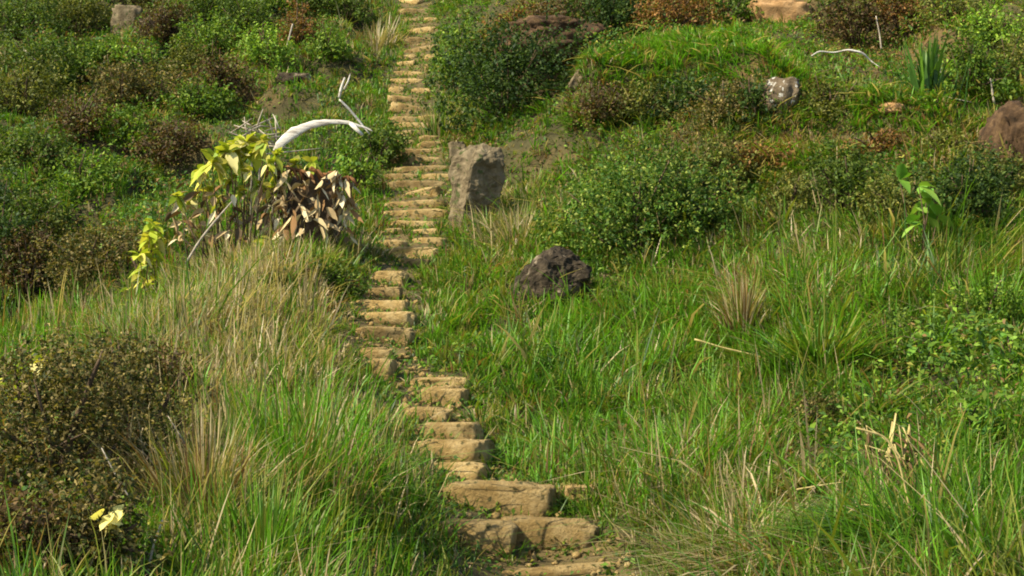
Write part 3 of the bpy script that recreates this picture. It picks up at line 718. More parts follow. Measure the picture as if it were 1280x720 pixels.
LS = 'shrubs on the far left hillside'
SHRUBS = [
    # right of the path
    (795, 322, 225, 160, 'speck', 'big rounded bush speckled yellow green above the dark boulder', None),
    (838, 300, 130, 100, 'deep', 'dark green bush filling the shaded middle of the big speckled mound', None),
    (634, 148, 150, 112, 'deep', 'large bush with leaves darkened for shade leaning over the shadowy hollow', None),
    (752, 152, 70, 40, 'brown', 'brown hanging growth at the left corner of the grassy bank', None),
    (850, 152, 76, 42, 'deep', 'growth with leaves darkened for shade under the middle of the grassy bank', None),  # dark leaf colour puts shade on the bank face
    (945, 150, 50, 44, 'deep', 'growth with leaves darkened for shade in the gap left of the lichen speckled rock', None),
    (640, 60, 70, 50, 'rust', 'reddish brown shrub on the bank left of the dark overhanging earth', None),
    (572, 108, 40, 66, 'green', 'light green bush at the left end of the bushes by the hollow', None),
    (700, 62, 84, 56, 'brown', 'brown withered shrub on the red bank above the hollow', None),
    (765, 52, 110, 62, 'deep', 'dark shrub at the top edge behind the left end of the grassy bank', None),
    (838, 40, 90, 50, 'rust', 'rust brown shrub at the top edge behind the grassy bank', None),
    (910, 28, 56, 40, 'green', 'green shrub at the top edge left of the bare orange earth', None),
    (796, 146, 84, 34, 'olive', 'olive growth hanging down the left part of the grassy bank', None),
    (905, 150, 84, 42, 'bronze', 'dark bronze growth under the lip of the grassy bank', None),
    (1072, 62, 70, 56, 'brown', 'brown dark stemmed shrub over a small hollow right of the orange earth', None),
    (1120, 52, 66, 54, 'rust', 'rusty brown shrub behind the sword leaved clump', None),
    (1215, 120, 70, 66, 'green', 'leafy green shrub right of the sword leaved clump', None),
    (1262, 110, 60, 66, 'olive', 'olive shrub above the reddish mound at the right edge', None),
    (1245, 52, 70, 40, 'lime', 'bright green low shrub near the top right corner', None),
    (1190, 30, 70, 40, 'olive', 'olive shrub at the top edge above the sword leaved clump', None),
    (1062, 270, 84, 66, 'dark', 'dark green shrub left of centre in the row above the tall right grass', None),
    (1136, 284, 90, 62, 'olive', 'olive brown shrub in the middle of the row above the tall right grass', None),
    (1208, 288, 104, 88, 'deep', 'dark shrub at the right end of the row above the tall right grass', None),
    (985, 276, 70, 46, 'olive', 'tawny olive shrub between the speckled bush and the dark shrub row', None),
    (900, 250, 70, 64, 'olive', 'thin yellowish shrub at the right shoulder of the speckled bush', None),
    (772, 392, 60, 40, 'dark', 'small dark green plant clump right of the boulder', None),
    (1040, 140, 56, 46, 'olive', 'olive creeper heap right of the lichen speckled rock', None),
    (1230, 420, 110, 70, 'green', 'green leafy bush in the tall grass at the right edge', None),
    (1130, 445, 90, 60, 'dark', 'dark leafy clump below the light green broad leaved herb', None),
    (1020, 545, 74, 62, 'bronze', 'dark twiggy clump in the middle of the right grass', None),
    (1095, 190, 90, 22, 'rust', 'low rusty dry growth on the bare lip above the dark shrub row', None),
    (935, 206, 100, 26, 'rust', 'tawny dry growth right of the top of the speckled bush', None),
    (1195, 196, 76, 26, 'olive', 'low olive dry growth left of the reddish mound', None),
    # beside the path on the left
    (430, 366, 62, 40, 'dark', 'small dark green bush at the left edge of the steps', None),
    (468, 206, 62, 44, 'dark', 'dark green bush left of the steps beyond the bleached frond', None),
    (448, 240, 44, 40, 'green', 'green bush in the shade right of the dead stump', None),
    (410, 72, 44, 40, 'green', 'fresh green shrub above the broken white twigs', None),
    (436, 32, 48, 40, 'dark', 'dark shrub left of the straw tuft at the top of the path', None),
    # foreground left
    (60, 620, 240, 215, 'bronze', 'wide bronze brown bush filling the left foreground', None),
    (170, 590, 150, 190, 'bronze', 'brownish bush right of the wide bronze bush', None),
    (20, 718, 150, 150, 'brown', 'reddish brown bush in the bottom left corner', None),
    (125, 716, 150, 140, 'bronze', 'dark brown bush just above the fallen yellow leaf at the bottom', None),
    (215, 520, 110, 90, 'brown', 'dry brown bush in the straw grass right of the bronze bushes', None),
    (95, 530, 180, 100, 'bronze', 'dry bronze bush just below the left grass crest', None),
    (-20, 300, 110, 90, 'deep', 'bush with leaves darkened for shade running off the left edge above the gully', LS),  # dark leaf colour stands for the deep shadow at the left edge
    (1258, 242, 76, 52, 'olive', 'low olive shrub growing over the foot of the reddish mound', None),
    (5, 345, 80, 130, 'deep', 'bush with leaves darkened for the deep shade at the left edge', LS),
    # left hillside
    (120, 345, 130, 88, 'bronze', 'dark bronze bush in the gully behind the left grass crest', LS),
    (30, 380, 70, 100, 'brown', 'brown bush in the dark gully at the left edge', LS),
    (40, 290, 90, 50, 'dark', 'dark green bush above the gully at the left edge', LS),
    (60, 320, 60, 60, 'olive', 'olive bush at the rim of the gully on the left', LS),
    (105, 240, 80, 48, 'green', 'broad leaved green bush in the middle of the left slope', LS),
    (40, 205, 90, 40, 'dark', 'dark low bush over a bare patch at the left edge', LS),
    (30, 150, 80, 60, 'olive', 'yellowish olive bush on the left edge of the slope', LS),
    (95, 165, 70, 50, 'brown', 'brown bush below the shaded pair on the left slope', LS),
    (150, 140, 64, 62, 'bronze', 'dark bronze bush on the left slope under the bright green tuft', LS),
    (200, 132, 64, 60, 'bronze', 'bronze bush right of the dark one under the bright green tuft', LS),
    (110, 105, 70, 40, 'green', 'mid green bush left of the bright green tuft', LS),
    (150, 74, 56, 26, 'lime', 'bright green tuft like bush below the grey rock face', LS),
    (50, 105, 90, 56, 'dark', 'dark bush crossed by a thin grey stick on the upper left', LS),
    (30, 50, 80, 50, 'dark', 'dark green bush in the top left corner', LS),
    (95, 45, 70, 46, 'olive', 'olive bush left of the grey rock face', LS),
    (205, 50, 60, 50, 'brown', 'dark purplish brown bush right of the grey rock face', LS),
    (250, 46, 70, 50, 'dark', 'dark green bush above the rounded green hummock', LS),
    (262, 84, 74, 48, 'green', 'rounded green hummock bush in the middle of the upper left', LS),
    (305, 45, 80, 44, 'dark', 'dark bush left of the brown leaning stalks', LS),
    (335, 84, 60, 46, 'lime', 'rounded yellow green bush under the brown leaning stalks', LS),
    (375, 58, 44, 56, 'rust', 'brown withered bush with leaning pale stalks', LS),
    (275, 112, 56, 52, 'brown', 'brownish leafless bush left of the yellow green bush', LS),
    (225, 110, 50, 46, 'olive', 'olive bush below the rounded green hummock', LS),
    (240, 150, 76, 40, 'green', 'green bush left of the orange dry grass streak', LS),
    (215, 205, 90, 44, 'brown', 'brown faded bush above the yellow leaved plant', LS),
    (165, 200, 60, 50, 'green', 'grassy green bush on the slope left of the brown faded bush', LS),
    (330, 20, 60, 36, 'green', 'green bush at the top edge above the leaning stalks', LS),
    (180, 12, 90, 34, 'olive', 'olive bush at the top edge above the grey rock face', LS),
    (390, 14, 70, 34, 'dark', 'dark bush at the top edge left of the path', LS),
    (270, 12, 70, 30, 'green', 'green bush at the top edge between dark bushes', LS),
]
SHRUBS = [(a, b, c*1.28, d*1.36, *e) if b < 300 else (a, b, c, d, *e) for a, b, c, d, *e in SHRUBS]
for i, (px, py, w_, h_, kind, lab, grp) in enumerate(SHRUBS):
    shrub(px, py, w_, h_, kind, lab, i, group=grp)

# ------------------------------------------------------------------ broad leaves, stalks
def broad_leaf(mb, cols, p, direction, length, width, droop, colr, roll=0.0, r=rng, curl=0.25):
    """a pointed leaf of 5x3 points that leaves p along direction and droops"""
    d = np.asarray(direction, float); d /= np.linalg.norm(d)
    side = np.cross(d, [0, 0, 1.0]); 
    if np.linalg.norm(side) < 1e-3: side = np.array([1.0, 0, 0])
    side /= np.linalg.norm(side); nrm = np.cross(side, d)
    side = side*math.cos(roll)+nrm*math.sin(roll); nrm = np.cross(side, d)
    V = []; 
    prof = [0.08, 0.5, 0.82, 0.98, 0.98, 0.84, 0.60, 0.32, 0.02]
    for j, w in enumerate(prof):
        t = j/(len(prof)-1)
        q = np.asarray(p)+d*length*t + np.array([0, 0, -droop*length*t*t])
        wob = r.normal(0, 0.05, 3)*length*(1 if j % 2 else .3)
        hw = width*w*0.5
        V += [q-side*hw+nrm*hw*curl+wob*0.3, q, q+side*hw+nrm*hw*curl+wob*0.3]
    Fq = []
    for j in range(len(prof)-1):
        a = j*3
        Fq += [(a, a+1, a+4, a+3), (a+1, a+2, a+5, a+4)]
    mb.add(V, Fq); cols += [colr*(0.9+0.2*r.random())]*len(V)

def at_px(ref, px, py, dy=0.0):
    """point at the distance of ref plus dy, relative to ref"""
    return P(px, py, ref[1]+dy)-ref

YEL = [lin(214, 205, 80), lin(190, 196, 60), lin(170, 185, 50), lin(225, 215, 130)]
YEL = [c*np.array([0.76, 0.74, 0.85]) for c in YEL]+[np.array([.20, .27, .045])]
TAN = [np.array(c) for c in [(.44, .34, .17), (.56, .47, .28), (.34, .24, .115), (.19, .105, .042), (.10, .068, .034)]]

# yellow leaved plant
ref = trace(300, 330, dmin=13)
ref[1] = max(ref[1], 17.5); ref[2] = ground(np.array([ref[0]]), np.array([ref[1]]))[0]
REFP = ref.copy()
root = empty('yellow_leaved_plant', ref); tag(root, 'dying plant with big yellow green leaves on brown stalks beside the dead stump', 'plant')
mb = MB(); cols = []; st = MB()
tops = [(248, 212), (270, 196), (296, 200), (308, 178), (330, 178), (345, 195), (360, 220), (262, 240), (300, 240), (325, 232), (265, 205), (285, 190), (300, 185), (322, 188), (335, 205), (350, 215), (255, 225), (290, 225), (312, 215), (240, 250), (222, 245), (275, 250), (340, 235), (370, 205), (390, 203)]
for (a, b_) in tops:
    dy = rng.normal(0, 0.25); e = at_px(ref, a, b_, dy)
    p0 = np.array([e[0]*0.35+rng.normal(0, .1), rng.normal(0, .12)+dy*.5, -0.05])
    st.tube([p0, (p0+e)/2+rng.normal(0, .05, 3), e], [0.012, 0.009, 0.006], 5)
    for j in range(11 if b_ < 230 else 8):
        ang = rng.random()*2*np.pi
        dr = np.array([math.cos(ang)*0.8, -0.25+0.3*rng.normal(), rng.choice([-1, 1])*(0.3+0.6*rng.random())])
        big = 0.30 if a < 330 and b_ < 212 else 0.19
        broad_leaf(mb, cols, e, dr, big*(0.75+0.5*rng.random()), big*0.6, 0.2+0.4*rng.random(), YEL[rng.integers(0, 5)], rng.normal(0, .5))
mb.build('leaves', M['leaf'], root, np.array(cols)); st.build('stalks', M['bark'], root)

# small herb-like plants with big pale leaves
def leafy_herb(px, py, wpx, hpx, n, pal, label, size=0.2, name='leafy_plant', stems=5, spread=1.0, dmin=6.0):
    ref = trace(px, py, dmin=dmin); s = mpp(ref[1])
    root = empty(name, ref); tag(root, label, 'plant')
    mb = MB(); cols = []; st = MB()
    for k in range(stems):
        e = np.array([(rng.random()-.5)*wpx*s*0.8, rng.normal(0, .12), hpx*s*(0.45+0.55*rng.random())])
        p0 = np.array([e[0]*0.3, e[1]*.3, -0.05]); mid = (p0+e)/2+rng.normal(0, .03, 3)
        st.tube([p0, mid, e], [0.012, 0.009, 0.005], 5)
        for j in range(max(1, n//stems)):
            t = 0.35+0.65*rng.random(); q = p0*(1-t)+e*t if rng.random() < .6 else e
            ang = rng.random()*2*np.pi
            broad_leaf(mb, cols, q, (math.cos(ang), math.sin(ang)*.5-.2, rng.choice([-.7, 1])*(0.2+0.6*rng.random())), size*(0.8+0.6*rng.random()), size*0.62, 0.3*rng.random()+.15, pal[rng.integers(0, len(pal))], rng.normal(0, .4))
    mb.build('leaves', M['leaf'], root, np.array(cols)); st.build('stalks', M['bark'], root)
    return root
LG = [np.array([.14, .27, .03]), np.array([.20, .32, .045]), np.array([.10, .22, .025])]
DG = [np.array([.05, .14, .02]), np.array([.09, .20, .02]), np.array([.03, .09, .015])]
leafy_herb(198, 395, 60, 135, 70, YEL+[YEL[2]], 'yellow spotted leafy plant on a thin dark stalk at the left grass crest', 0.2)
leafy_herb(160, 400, 40, 40, 10, YEL, 'low yellowish leafy plant just left of the spotted one', 0.17)
leafy_herb(22, 525, 100, 75, 50, YEL, 'clump of yellow leaves at the left edge above the bronze bush', 0.17)
leafy_herb(85, 505, 60, 44, 12, YEL, 'scattered yellow leaves right of the yellow clump at the left edge', 0.15)
leafy_herb(332, 325, 40, 30, 10, YEL, 'low pale yellow leaves at the foot of the dead stump', 0.2)
leafy_herb(400, 222, 80, 30, 14, LG+DG, 'bright green leaves sprouting on top of the dead stump', 0.26, dmin=15)
leafy_herb(1150, 320, 64, 100, 22, LG, 'light green broad leaved herb standing above the tall grass at right', 0.26)
leafy_herb(115, 345, 40, 36, 10, DG+LG, 'dark bluish green leaves in the gully behind the left crest', 0.2, dmin=15)
leafy_herb(1215, 560, 90, 70, 26, DG+LG, 'jagged green leafy weed in the lower right grass', 0.14)
leafy_herb(1160, 470, 70, 50, 22, LG, 'bright small leaved weed in front of the dark leafy clump', 0.11)
leafy_herb(1250, 470, 60, 50, 22, LG, 'yellow green weed at the right edge below the leafy bush', 0.11)
leafy_herb(190, 280, 16, 20, 5, LG, 'single lime coloured sprout above the spotted leafy plant', 0.26, stems=1, dmin=17)

# dead stump with hanging leaves
ref = P(392, 305, REFP[1]+0.35); ref[2] = ground(np.array([ref[0]]), np.array([ref[1]]))[0]
root = empty('dead_stump', ref); tag(root, 'dead stump with an orange brown rim and curled dry leaves hanging down', 'stump')
s = mpp(ref[1])
topz = at_px(ref, 392, 214)[2]
me = rock_mesh('trunk', 0.44, 0.34, (topz+0.2)/2, 51, power=0.6, amp=0.16)
tr = link('trunk', me, M['bark'], root); tr.location = (-0.04, 0.1, (topz-0.35)/2)
rim = MB()
for k in range(14):
    x0 = -0.62+1.15*k/13; zt = topz+0.02-0.16*(k/13)
    rim.tube([(x0, -0.33+rng.normal(0, .04), zt+rng.normal(0, .03)), (x0+0.1, -0.38, zt-0.06+rng.normal(0, .03)), (x0+0.17, -0.40, zt-0.2+rng.normal(0, .05))], [0.05, 0.05, 0.02], 6, 0.6)
rim.build('rim', M['stump'], root)
mb = MB(); cols = []
for k in range(150):
    a = rng.uniform(-1.3, 1.3); x0 = 0.66*math.sin(a)-0.04; y0 = -0.45*math.cos(a)-0.05-0.12*rng.random()
    z0 = topz*(0.12+0.85*rng.random()**0.8)
    ln = 0.09+0.28*rng.random()**1.3
    pal = TAN[rng.choice(5, p=[.28, .22, .22, .16, .12])]
    broad_leaf(mb, cols, (x0, y0, z0), (rng.normal(0, .6), -0.3+rng.normal(0, .3), -1.0+0.5*rng.random()), ln, 0.05+0.08*rng.random(), 0.3*rng.random(), pal, rng.normal(0, 1.0), curl=rng.uniform(-1, 1.2))
mb.build('hanging_leaves', M['dead'], root, np.array(cols))
# dry leaves lower left, hanging below the yellow plant
root = empty('withered_plant', REFP); tag(root, 'withered brown plant hanging its dry leaves below the yellow leaves', 'plant')
mb = MB(); cols = []; st = MB()
for k in range(120):
    e = at_px(REFP, rng.uniform(212, 372), rng.uniform(228, 300), rng.uniform(-.25, .2))
    broad_leaf(mb, cols, e, (rng.normal(0, .7), -0.2+rng.normal(0, .3), -1.0+0.7*rng.random()), 0.10+0.2*rng.random(), 0.05+0.06*rng.random(), 0.0, TAN[rng.choice(5, p=[.2, .15, .25, .2, .2])], rng.normal(0, .9), curl=0.8)
for k in range(7):
    a = rng.uniform(215, 370); e = at_px(REFP, a, rng.uniform(225, 270), rng.uniform(-.2, .2)); p0 = np.array([e[0]+rng.normal(0, .12), e[1], -0.1])
    st.tube([p0, (p0+e)/2+rng.normal(0, .05, 3), e], [0.013, 0.010, 0.006], 5)
mb.build('leaves', M['dead'], root, np.array(cols)); st.build('stalks', M['bark'], root)

def stick(name, pts, rads, mat, label, cat, ref, flat=1.0, n=7, extra=(), thin=1.0):
    """a branch given by points seen in the photo at ref's distance"""
    W = [P(a, b, ref+dy) for a, b, dy in pts]
    o0 = W[0].copy(); mb = MB()
    # smooth the polyline
    Q = np.array(W)-o0; t = np.arange(len(Q)); tt = np.linspace(0, len(Q)-1, (len(Q)-1)*4+1)
    Qs = np.stack([np.interp(tt, t, Q[:, i]) for i in range(3)], -1)
    if len(Q) > 2:
        Qs[1:-1] = (Qs[:-2]+Qs[1:-1]*2+Qs[2:])/4
    mb.tube(Qs, np.interp(tt, t, rads)*(1+0.16*np.sin(tt*7.3)*np.cos(tt*3.1)), n, flat, thin)
    for pts2, rad2 in extra:
        mb.tube(np.array([P(a, b, ref+dy) for a, b, dy in pts2])-o0, rad2, 6)
    o = mb.build(name, M[mat]); o.location = o0
    return tag(o, label, cat)

d0 = REFP[1]+0.1
stick('bleached_frond', [(343, 192, 0), (352, 178, .05), (368, 165, .1), (388, 156, .15), (412, 152, .2), (435, 153, .25), (458, 160, .3), (466, 164, .3)],
      [0.04, 0.085, 0.088, 0.066, 0.045, 0.03, 0.018, 0.008], 'bleached', 'bleached white dead frond arching out over the dead stump', 'dead frond', d0, n=10, flat=0.95, thin=0.3,
      extra=[([(438, 154, .25), (446, 162, .22), (453, 169, .2)], [0.035, 0.035, 0.025])])
stick('broken_twig', [(424, 124, 0), (436, 136, .05), (448, 150, .1), (462, 168, .1)], [0.013, 0.02, 0.018, 0.01], 'bleached', 'thin white broken twig slanting down to the tip of the bleached frond', 'twig', d0+0.6)
stick('broken_twig', [(424, 122, 0), (427, 108, .0), (431, 97, .0)], [0.02, 0.022, 0.012], 'bleached', 'short forked white twig end standing above the slanting twig', 'twig', d0+0.6,
      extra=[([(430, 112, 0), (435, 102, 0), (438, 92, 0)], [0.015, 0.016, 0.008])])
stick('dead_branch', [(1014, 70, 0), (1024, 64, .0), (1042, 66, .1), (1060, 62, 0), (1078, 66, 0), (1088, 76, .1), (1100, 84, 0)], [0.010, 0.02, 0.014, 0.020, 0.028, 0.014, 0.006], 'bleached', 'pale dead branch arching over creepers right of the lichen speckled rock', 'branch', trace(1050, 95)[1]-0.2)
stick('stick', [(165, 322, 0), (180, 355, 0), (196, 388, 0), (203, 402, 0)], [0.018, 0.02, 0.02, 0.02], 'bark', 'thin dark stalk slanting through the left grass crest', 'stick', trace(200, 385)[1]-.1)
stick('stick', [(232, 330, 0), (250, 300, 0), (270, 275, 0), (290, 252, 0)], [0.016, 0.018, 0.016, 0.01], 'twig', 'pale bare stalk leaning right under the yellow leaved plant', 'stick', REFP[1]-0.55)
stick('stick', [(868, 424, 0), (900, 434, 0), (935, 442, 0), (970, 452, 0)], [0.010, 0.012, 0.010, 0.006], 'stalk', 'long pale dry stalk lying across the grass below the dead tuft', 'stick', trace(920, 455)[1]-.35)
stick('stick', [(184, 718, 0), (192, 680, 0), (203, 650, 0)], [0.006, 0.007, 0.004], 'twig', 'bleached white stalk at the bottom left beside the fallen yellow leaf', 'stick', trace(190, 718)[1]-.2)
stick('stick', [(127, 560, 0), (148, 600, 0), (170, 635, 0)], [0.003, 0.005, 0.003], 'twig', 'thin grey stick slanting across the bronze bush', 'stick', trace(150, 640)[1]-.8)
stick('stick', [(210, 520, 0), (235, 560, 0), (262, 596, 0)], [0.003, 0.005, 0.003], 'twig', 'thin pale stick slanting through the straw left of the path', 'stick', trace(240, 610)[1]-.6)
stick('stick', [(30, 62, 0), (48, 78, 0)], [0.02, 0.02], 'twig', 'thin grey stick lying over the dark bush at upper left', 'stick', trace(48, 84)[1]-.5)
stick('stick', [(366, 30, 0), (362, 45, 0), (358, 62, 0)], [0.02, 0.025, 0.03], 'twig', 'pale leaning stalk at the withered brown bush near the top', 'stick', trace(362, 64)[1]-.6)
stick('stick', [(372, 10, 0), (370, 28, 0)], [0.018, 0.02], 'twig', 'short pale stalk above the withered brown bush near the top', 'stick', trace(370, 36)[1]-.3)
stick('stick', [(1095, 20, 0), (1100, 45, 0), (1102, 66, 0)], [0.014, 0.018, 0.022], 'twig', 'upright grey dead stem beside the dark hollow at upper right', 'stick', trace(1102, 68)[1]-.3)
stick('stick', [(1172, 80, 0), (1180, 100, 0), (1177, 120, 0), (1215, 128, 0)], [0.008, 0.011, 0.013, 0.009], 'twig', 'crooked pale stem right of the sword leaved clump', 'stick', trace(1190, 130)[1]-.2)
stick('stick', [(1243, 130, 0), (1240, 112, 0), (1238, 98, 0)], [0.02, 0.02, 0.012], 'twig', 'grey bare stem left of the reddish mound', 'stick', trace(1243, 136)[1]-.1)

# pile of dead twigs behind the stump
ref = P(325, 205, REFP[1]+1.3); 
root = None; mb = MB()
for k in range(34):
    a = at_px(ref, rng.uniform(296, 350), rng.uniform(152, 196), rng.uniform(-.2, .2)); d = rng.normal(0, 1, 3)*np.array([.22, .12, .10])
    mb.tube([a-d, a+rng.normal(0, .02, 3), a+d], [0.008, 0.014, 0.006], 5)
for k in range(3):
    a = at_px(ref, rng.uniform(305, 350), rng.uniform(160, 200)); mb.tube([(a[0]*.6, 0, -1.4), a*0.7+np.array([.03, 0, 0]), a], [0.018, 0.014, 0.01], 5)
o = mb.build('dead_branches', M['twig']); o.location = ref; tag(o, 'tangle of dark dead twigs behind the bleached frond', 'dead twigs')

# tussocks, each its own clump of blades
def tussock(px, py, hpx, n, palette, label, spread=0.35, wid=0.018, droop=0.5, seed=0, name='grass_tussock', cat='tussock', lean0=0.3, base_r=0.10, wind=None):
    r = np.random.default_rng(300+seed)
    ref = trace(px, py); H = hpx*mpp(ref[1])
    a = r.random(n)*2*np.pi; q = np.abs(r.normal(0, 1, n))*base_r
    if wind is not None: a = np.where(r.random(n) < .7, r.normal(wind, .5, n), a)
    root = np.stack([np.cos(a)*q, np.sin(a)*q, np.full(n, -0.06)], -1)
    root[:, 2] += (ground(ref[0]+root[:, 0], ref[1]+root[:, 1], True)-ref[2])
    h = H*(0.6+0.6*r.random(n))
    ti = r.choice(len(palette), n); b = np.array([PAL[k][0] for k in palette])[ti]; t = np.array([PAL[k][1] for k in palette])[ti]
    br = (0.7+0.6*r.random(n))[:, None]
    V, K = blades(root, a+r.normal(0, .25, n), h, wid*(0.7+0.6*r.random(n)), np.abs(r.normal(lean0, spread, n)), np.clip(r.normal(droop, .3, n), 0, 1.5), b*br, t*br)
    o = link(name, blade_mesh(name, V, K), M['grass']); o.location = ref
    return tag(o, label, cat)

tussock(1022, 475, 112, 420, ['fresh', 'green', 'deep', 'olive'], 'big arching green tussock with long curved blades right of centre', 0.35, 0.026, 0.8, 1, base_r=0.14)
tussock(1085, 525, 84, 150, ['deep', 'green', 'olive'], 'coarse dark green tussock above the drooping dead plant', 0.35, 0.026, 1.0, 21, base_r=0.12)
tussock(1185, 575, 84, 170, ['green', 'deep', 'fresh'], 'coarse arching tussock right of the drooping dead plant', 0.4, 0.026, 1.1, 22, base_r=0.14)
tussock(1262, 545, 90, 150, ['fresh', 'green', 'olive'], 'bright arching tussock at the right edge of the weed patch', 0.35, 0.024, 1.0, 23, base_r=0.12)
tussock(1010, 615, 80, 170, ['green', 'olive', 'straw'], 'tangled green and straw tussock left of the drooping dead plant', 0.45, 0.022, 1.2, 24, base_r=0.15)
tussock(1165, 452, 84, 150, ['deep', 'green'], 'dark upright tussock standing behind the weed patch', 0.25, 0.024, 0.7, 25, base_r=0.14)
tussock(1075, 690, 110, 260, ['green', 'deep', 'olive'], 'coarse tussock with long folded blades left of the bright corner tussock', 0.45, 0.024, 1.2, 26, base_r=0.16)
tussock(1245, 410, 90, 220, ['fresh', 'green', 'deep'], 'tall green tuft at the right edge above the weed patch', 0.2, 0.022, 0.5, 27, base_r=0.2)
tussock(695, 396, 26, 120, ['fresh', 'green', 'olive'], 'short green tuft growing against the foot of the dark boulder', 0.4, 0.014, 0.6, 28, base_r=0.22)
tussock(640, 392, 30, 60, ['green', 'olive'], 'small tuft at the left corner of the dark boulder', 0.3, 0.014, 0.6, 29, base_r=0.1)
tussock(610, 292, 42, 150, ['green', 'olive', 'straw'], 'green tuft hiding the right foot of the upright slab', 0.3, 0.02, 0.5, 30, base_r=0.22)
tussock(150, 600, 120, 130, ['brown', 'straw', 'brown'], 'dry brown tuft rising through the bronze bushes', 0.25, 0.012, 0.4, 31, base_r=0.3)
tussock(60, 560, 90, 110, ['brown', 'straw', 'olive'], 'thin brown tuft on the left side of the bronze bushes', 0.25, 0.012, 0.4, 32, base_r=0.35)
tussock(205, 500, 90, 220, ['straw', 'brown', 'straw'], 'tan dry tuft behind the dry brown bush', 0.25, 0.014, 0.4, 33, base_r=0.3)
tussock(392, 330, 44, 200, ['straw', 'olive', 'green'], 'straw and green tuft at the foot of the dead stump', 0.3, 0.018, 0.5, 41, base_r=0.3)
tussock(290, 345, 46, 200, ['straw', 'straw', 'olive'], 'straw tuft at the foot of the yellow leaved plant', 0.3, 0.018, 0.5, 42, base_r=0.35)
tussock(440, 318, 38, 160, ['straw', 'straw', 'olive'], 'pale straw tuft left of the steps above the small dark bush', 0.35, 0.018, 0.6, 43, base_r=0.3)
tussock(1160, 118, 78, 90, ['deep', 'deep', 'green'], 'clump of upright dark green sword shaped leaves near the top right', 0.12, 0.06, 0.15, 2, name='sword_leaved_clump', cat='plant', lean0=0.12, base_r=0.25)
tussock(928, 432, 105, 240, ['straw', 'brown', 'straw', 'olive'], 'dead orange straw tuft standing upright in the right grass', 0.12, 0.018, 0.25, 3, lean0=0.08, base_r=0.07)
ref = trace(1122, 640); root = empty('withered_plant', ref); tag(root, 'drooping dark brown dead plant in the lower right grass', 'plant')
mb = MB(); cols = []; st = MB()
for k in range(22):
    e = at_px(ref, rng.uniform(1072, 1140), rng.uniform(516, 575), rng.uniform(-.25, .1)); tip = at_px(ref, rng.uniform(1105, 1165), rng.uniform(560, 620), rng.uniform(-.3, .0))
    p0 = np.array([rng.normal(0, .05), rng.normal(0, .05), -.05]); 
    if k < 9: st.tube([p0, p0*.4+e*.6+np.array([-.03, -.03, .02]), e, e*.55+tip*.45+np.array([0, 0, .07]), tip], [0.010, 0.010, 0.008, 0.006, 0.003], 5)
    for j in range(3):
        q = e+(tip-e)*rng.random()
        broad_leaf(mb, cols, q, (rng.normal(.35, .7), -0.3+rng.normal(0, .4), -1.0+.5*rng.random()), 0.10+0.16*rng.random(), 0.012+0.022*rng.random(), 0.3, np.array([[.10, .058, .026], [.065, .036, .018], [.17, .10, .04], [.13, .085, .04]])[rng.integers(0, 4)], rng.normal(0, .9), curl=.7)
mb.build('leaves', M['dead'], root, np.array(cols)); st.build('stalks', M['stalk'], root)
for pts_, lab_ in [([(1142, 668, 0), (1134, 620, 0), (1122, 570, 0), (1106, 545, 0), (1070, 535, 0)], 'pale curved stalk arching over to the left of the drooping dead plant'),
                   ([(885, 527, 0), (930, 545, 0), (965, 575, 0)], 'thin pale stalk slanting down across the middle of the right grass'),
                   ([(1040, 665, 0), (1055, 645, 0), (1075, 630, 0), (1120, 636, 0)], 'bent cream stalk at the foot of the drooping dead plant'),
                   ([(995, 612, 0), (1030, 606, 0), (1060, 602, 0)], 'flat yellowish green stalk left of the drooping dead plant')]:
    stick('stick', pts_, [0.006]*len(pts_), 'stalk', lab_, 'stick', trace(pts_[0][0], pts_[0][1]+20)[1]-.35)
tussock(1200, 700, 140, 800, ['fresh', 'green', 'deep'], 'sweeping bright green tussock in the bottom right corner', 0.4, 0.022, 1.15, 5, lean0=0.5, base_r=0.24, wind=2.9)
tussock(985, 722, 130, 420, ['straw', 'straw', 'brown'], 'curled straw coloured dead tuft at the bottom right of the steps', 0.45, 0.02, 1.3, 6, lean0=0.35, base_r=0.16)
tussock(925, 700, 120, 300, ['straw', 'olive', 'straw'], 'pale dry tuft left of the curled straw coloured tuft', 0.4, 0.012, 0.9, 7, lean0=0.3, base_r=0.14)
tussock(330, 722, 140, 480, ['fresh', 'green', 'olive'], 'tall upright bright green tuft at the bottom left of the steps', 0.12, 0.013, 0.25, 8, lean0=0.1, base_r=0.26)
tussock(255, 650, 150, 560, ['straw', 'straw', 'brown', 'olive'], 'tall straw coloured tuft between the bronze bushes and green tuft', 0.2, 0.011, 0.45, 9, lean0=0.15, base_r=0.2)
tussock(470, 66, 46, 160, ['straw', 'olive', 'straw'], 'straw coloured tuft left of the path near the top', 0.2, 0.03, 0.4, 10, lean0=0.15, base_r=0.35)
tussock(738, 640, 50, 120, ['green', 'deep'], 'dark green tuft at the right end of the thick rounded step', 0.4, 0.012, 0.8, 11, lean0=0.4, base_r=0.1)
tussock(600, 530, 40, 120, ['deep', 'green', 'straw'], 'small green tuft at the right end of the pale plump step', 0.4, 0.014, 0.7, 12, lean0=0.3, base_r=0.14)
tussock(645, 320, 74, 240, ['straw', 'straw', 'olive'], 'orange straw tuft between the upright slab and speckled bush', 0.25, 0.02, 0.4, 13, lean0=0.2, base_r=0.3)
tussock(545, 170, 50, 140, ['straw', 'olive', 'green'], 'straw and green tuft at the path edge above the upright slab', 0.2, 0.022, 0.4, 14, lean0=0.15, base_r=0.25)

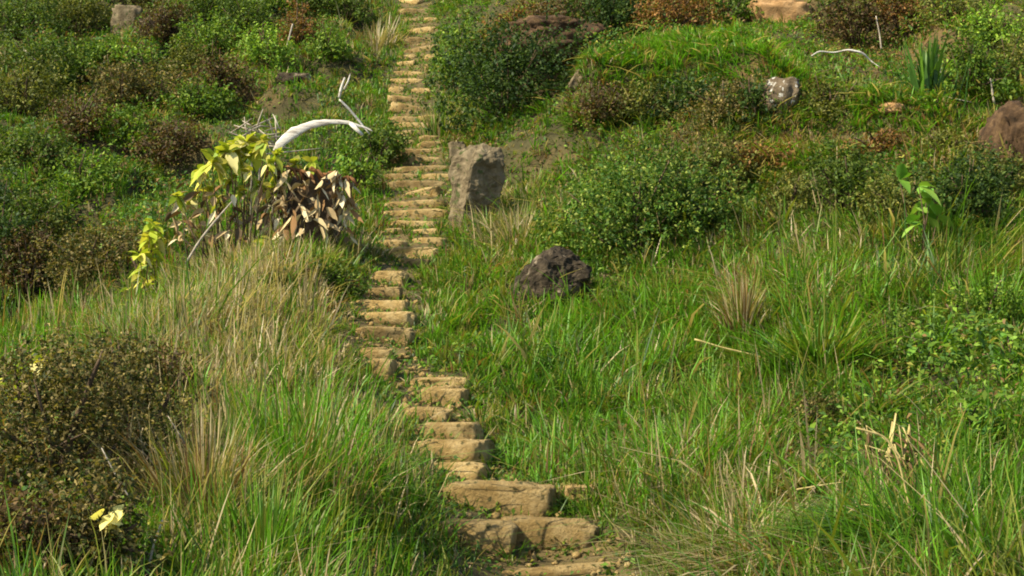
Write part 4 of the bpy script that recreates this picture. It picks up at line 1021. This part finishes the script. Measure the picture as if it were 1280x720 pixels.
# fallen yellow leaf, bottom left
ref = trace(145, 690); ref = P(146, 655, ref[1]-0.62)
mb = MB(); cols = []
for k in range(11):
    broad_leaf(mb, cols, (rng.normal(0, .035), rng.normal(0, .03), 0.06+rng.normal(0, .035)), (rng.normal(-.2, .7), -0.4, rng.normal(-.6, .5)), 0.085+0.05*rng.random(), 0.075, 0.2, lin(222, 208, 124)*(0.8+.25*rng.random()), rng.normal(-.5, .8), curl=rng.uniform(-.6, .8))
o = mb.build('yellow_leaf', M['leaf'], None, np.array(cols)); o.location = ref
tag(o, 'crumpled pale yellow leaf caught on the dark bush at the bottom left', 'leaf')

# ------------------------------------------------------------------ sky, sun, camera
SUN = Vector((-0.64, -0.34, 0.72)).normalized()
el = math.asin(SUN.z); az = math.atan2(SUN.x, SUN.y)
w = bpy.data.worlds.new('World'); bpy.context.scene.world = w; w.use_nodes = True
nt = w.node_tree
sky = nt.nodes.new('ShaderNodeTexSky'); sky.sky_type = 'NISHITA'; sky.sun_disc = False
sky.sun_elevation = el; sky.sun_rotation = az; sky.altitude = 300
bg = nt.nodes['Background']; bg.inputs['Strength'].default_value = 0.11
nt.links.new(sky.outputs[0], bg.inputs['Color'])
sl = bpy.data.lights.new('sun', 'SUN'); sl.energy = 4.2; sl.angle = math.radians(0.5); sl.color = (1.0, 0.92, 0.75)
so = bpy.data.objects.new('sun', sl); C.objects.link(so); so.rotation_euler = SUN.to_track_quat('Z', 'Y').to_euler()
so.location = (-20, -10, 40)

cam = bpy.data.cameras.new('camera'); cam.sensor_width = 36; cam.lens = 36*F/1280; cam.clip_end = 600; cam.clip_start = 0.1
co = bpy.data.objects.new('camera', cam); C.objects.link(co); co.location = (0, 0, 0); co.rotation_euler = (math.pi/2+PITCH, 0, 0)
sc = bpy.context.scene; sc.camera = co
sc.view_settings.view_transform = 'Standard'; sc.view_settings.look = 'None'; sc.view_settings.exposure = 1.32; sc.view_settings.gamma = 1.0
sc.cycles.max_bounces = 6; sc.cycles.diffuse_bounces = 3; sc.cycles.transmission_bounces = 3; sc.cycles.transparent_max_bounces = 4
sc.cycles.filter_width = 1.9
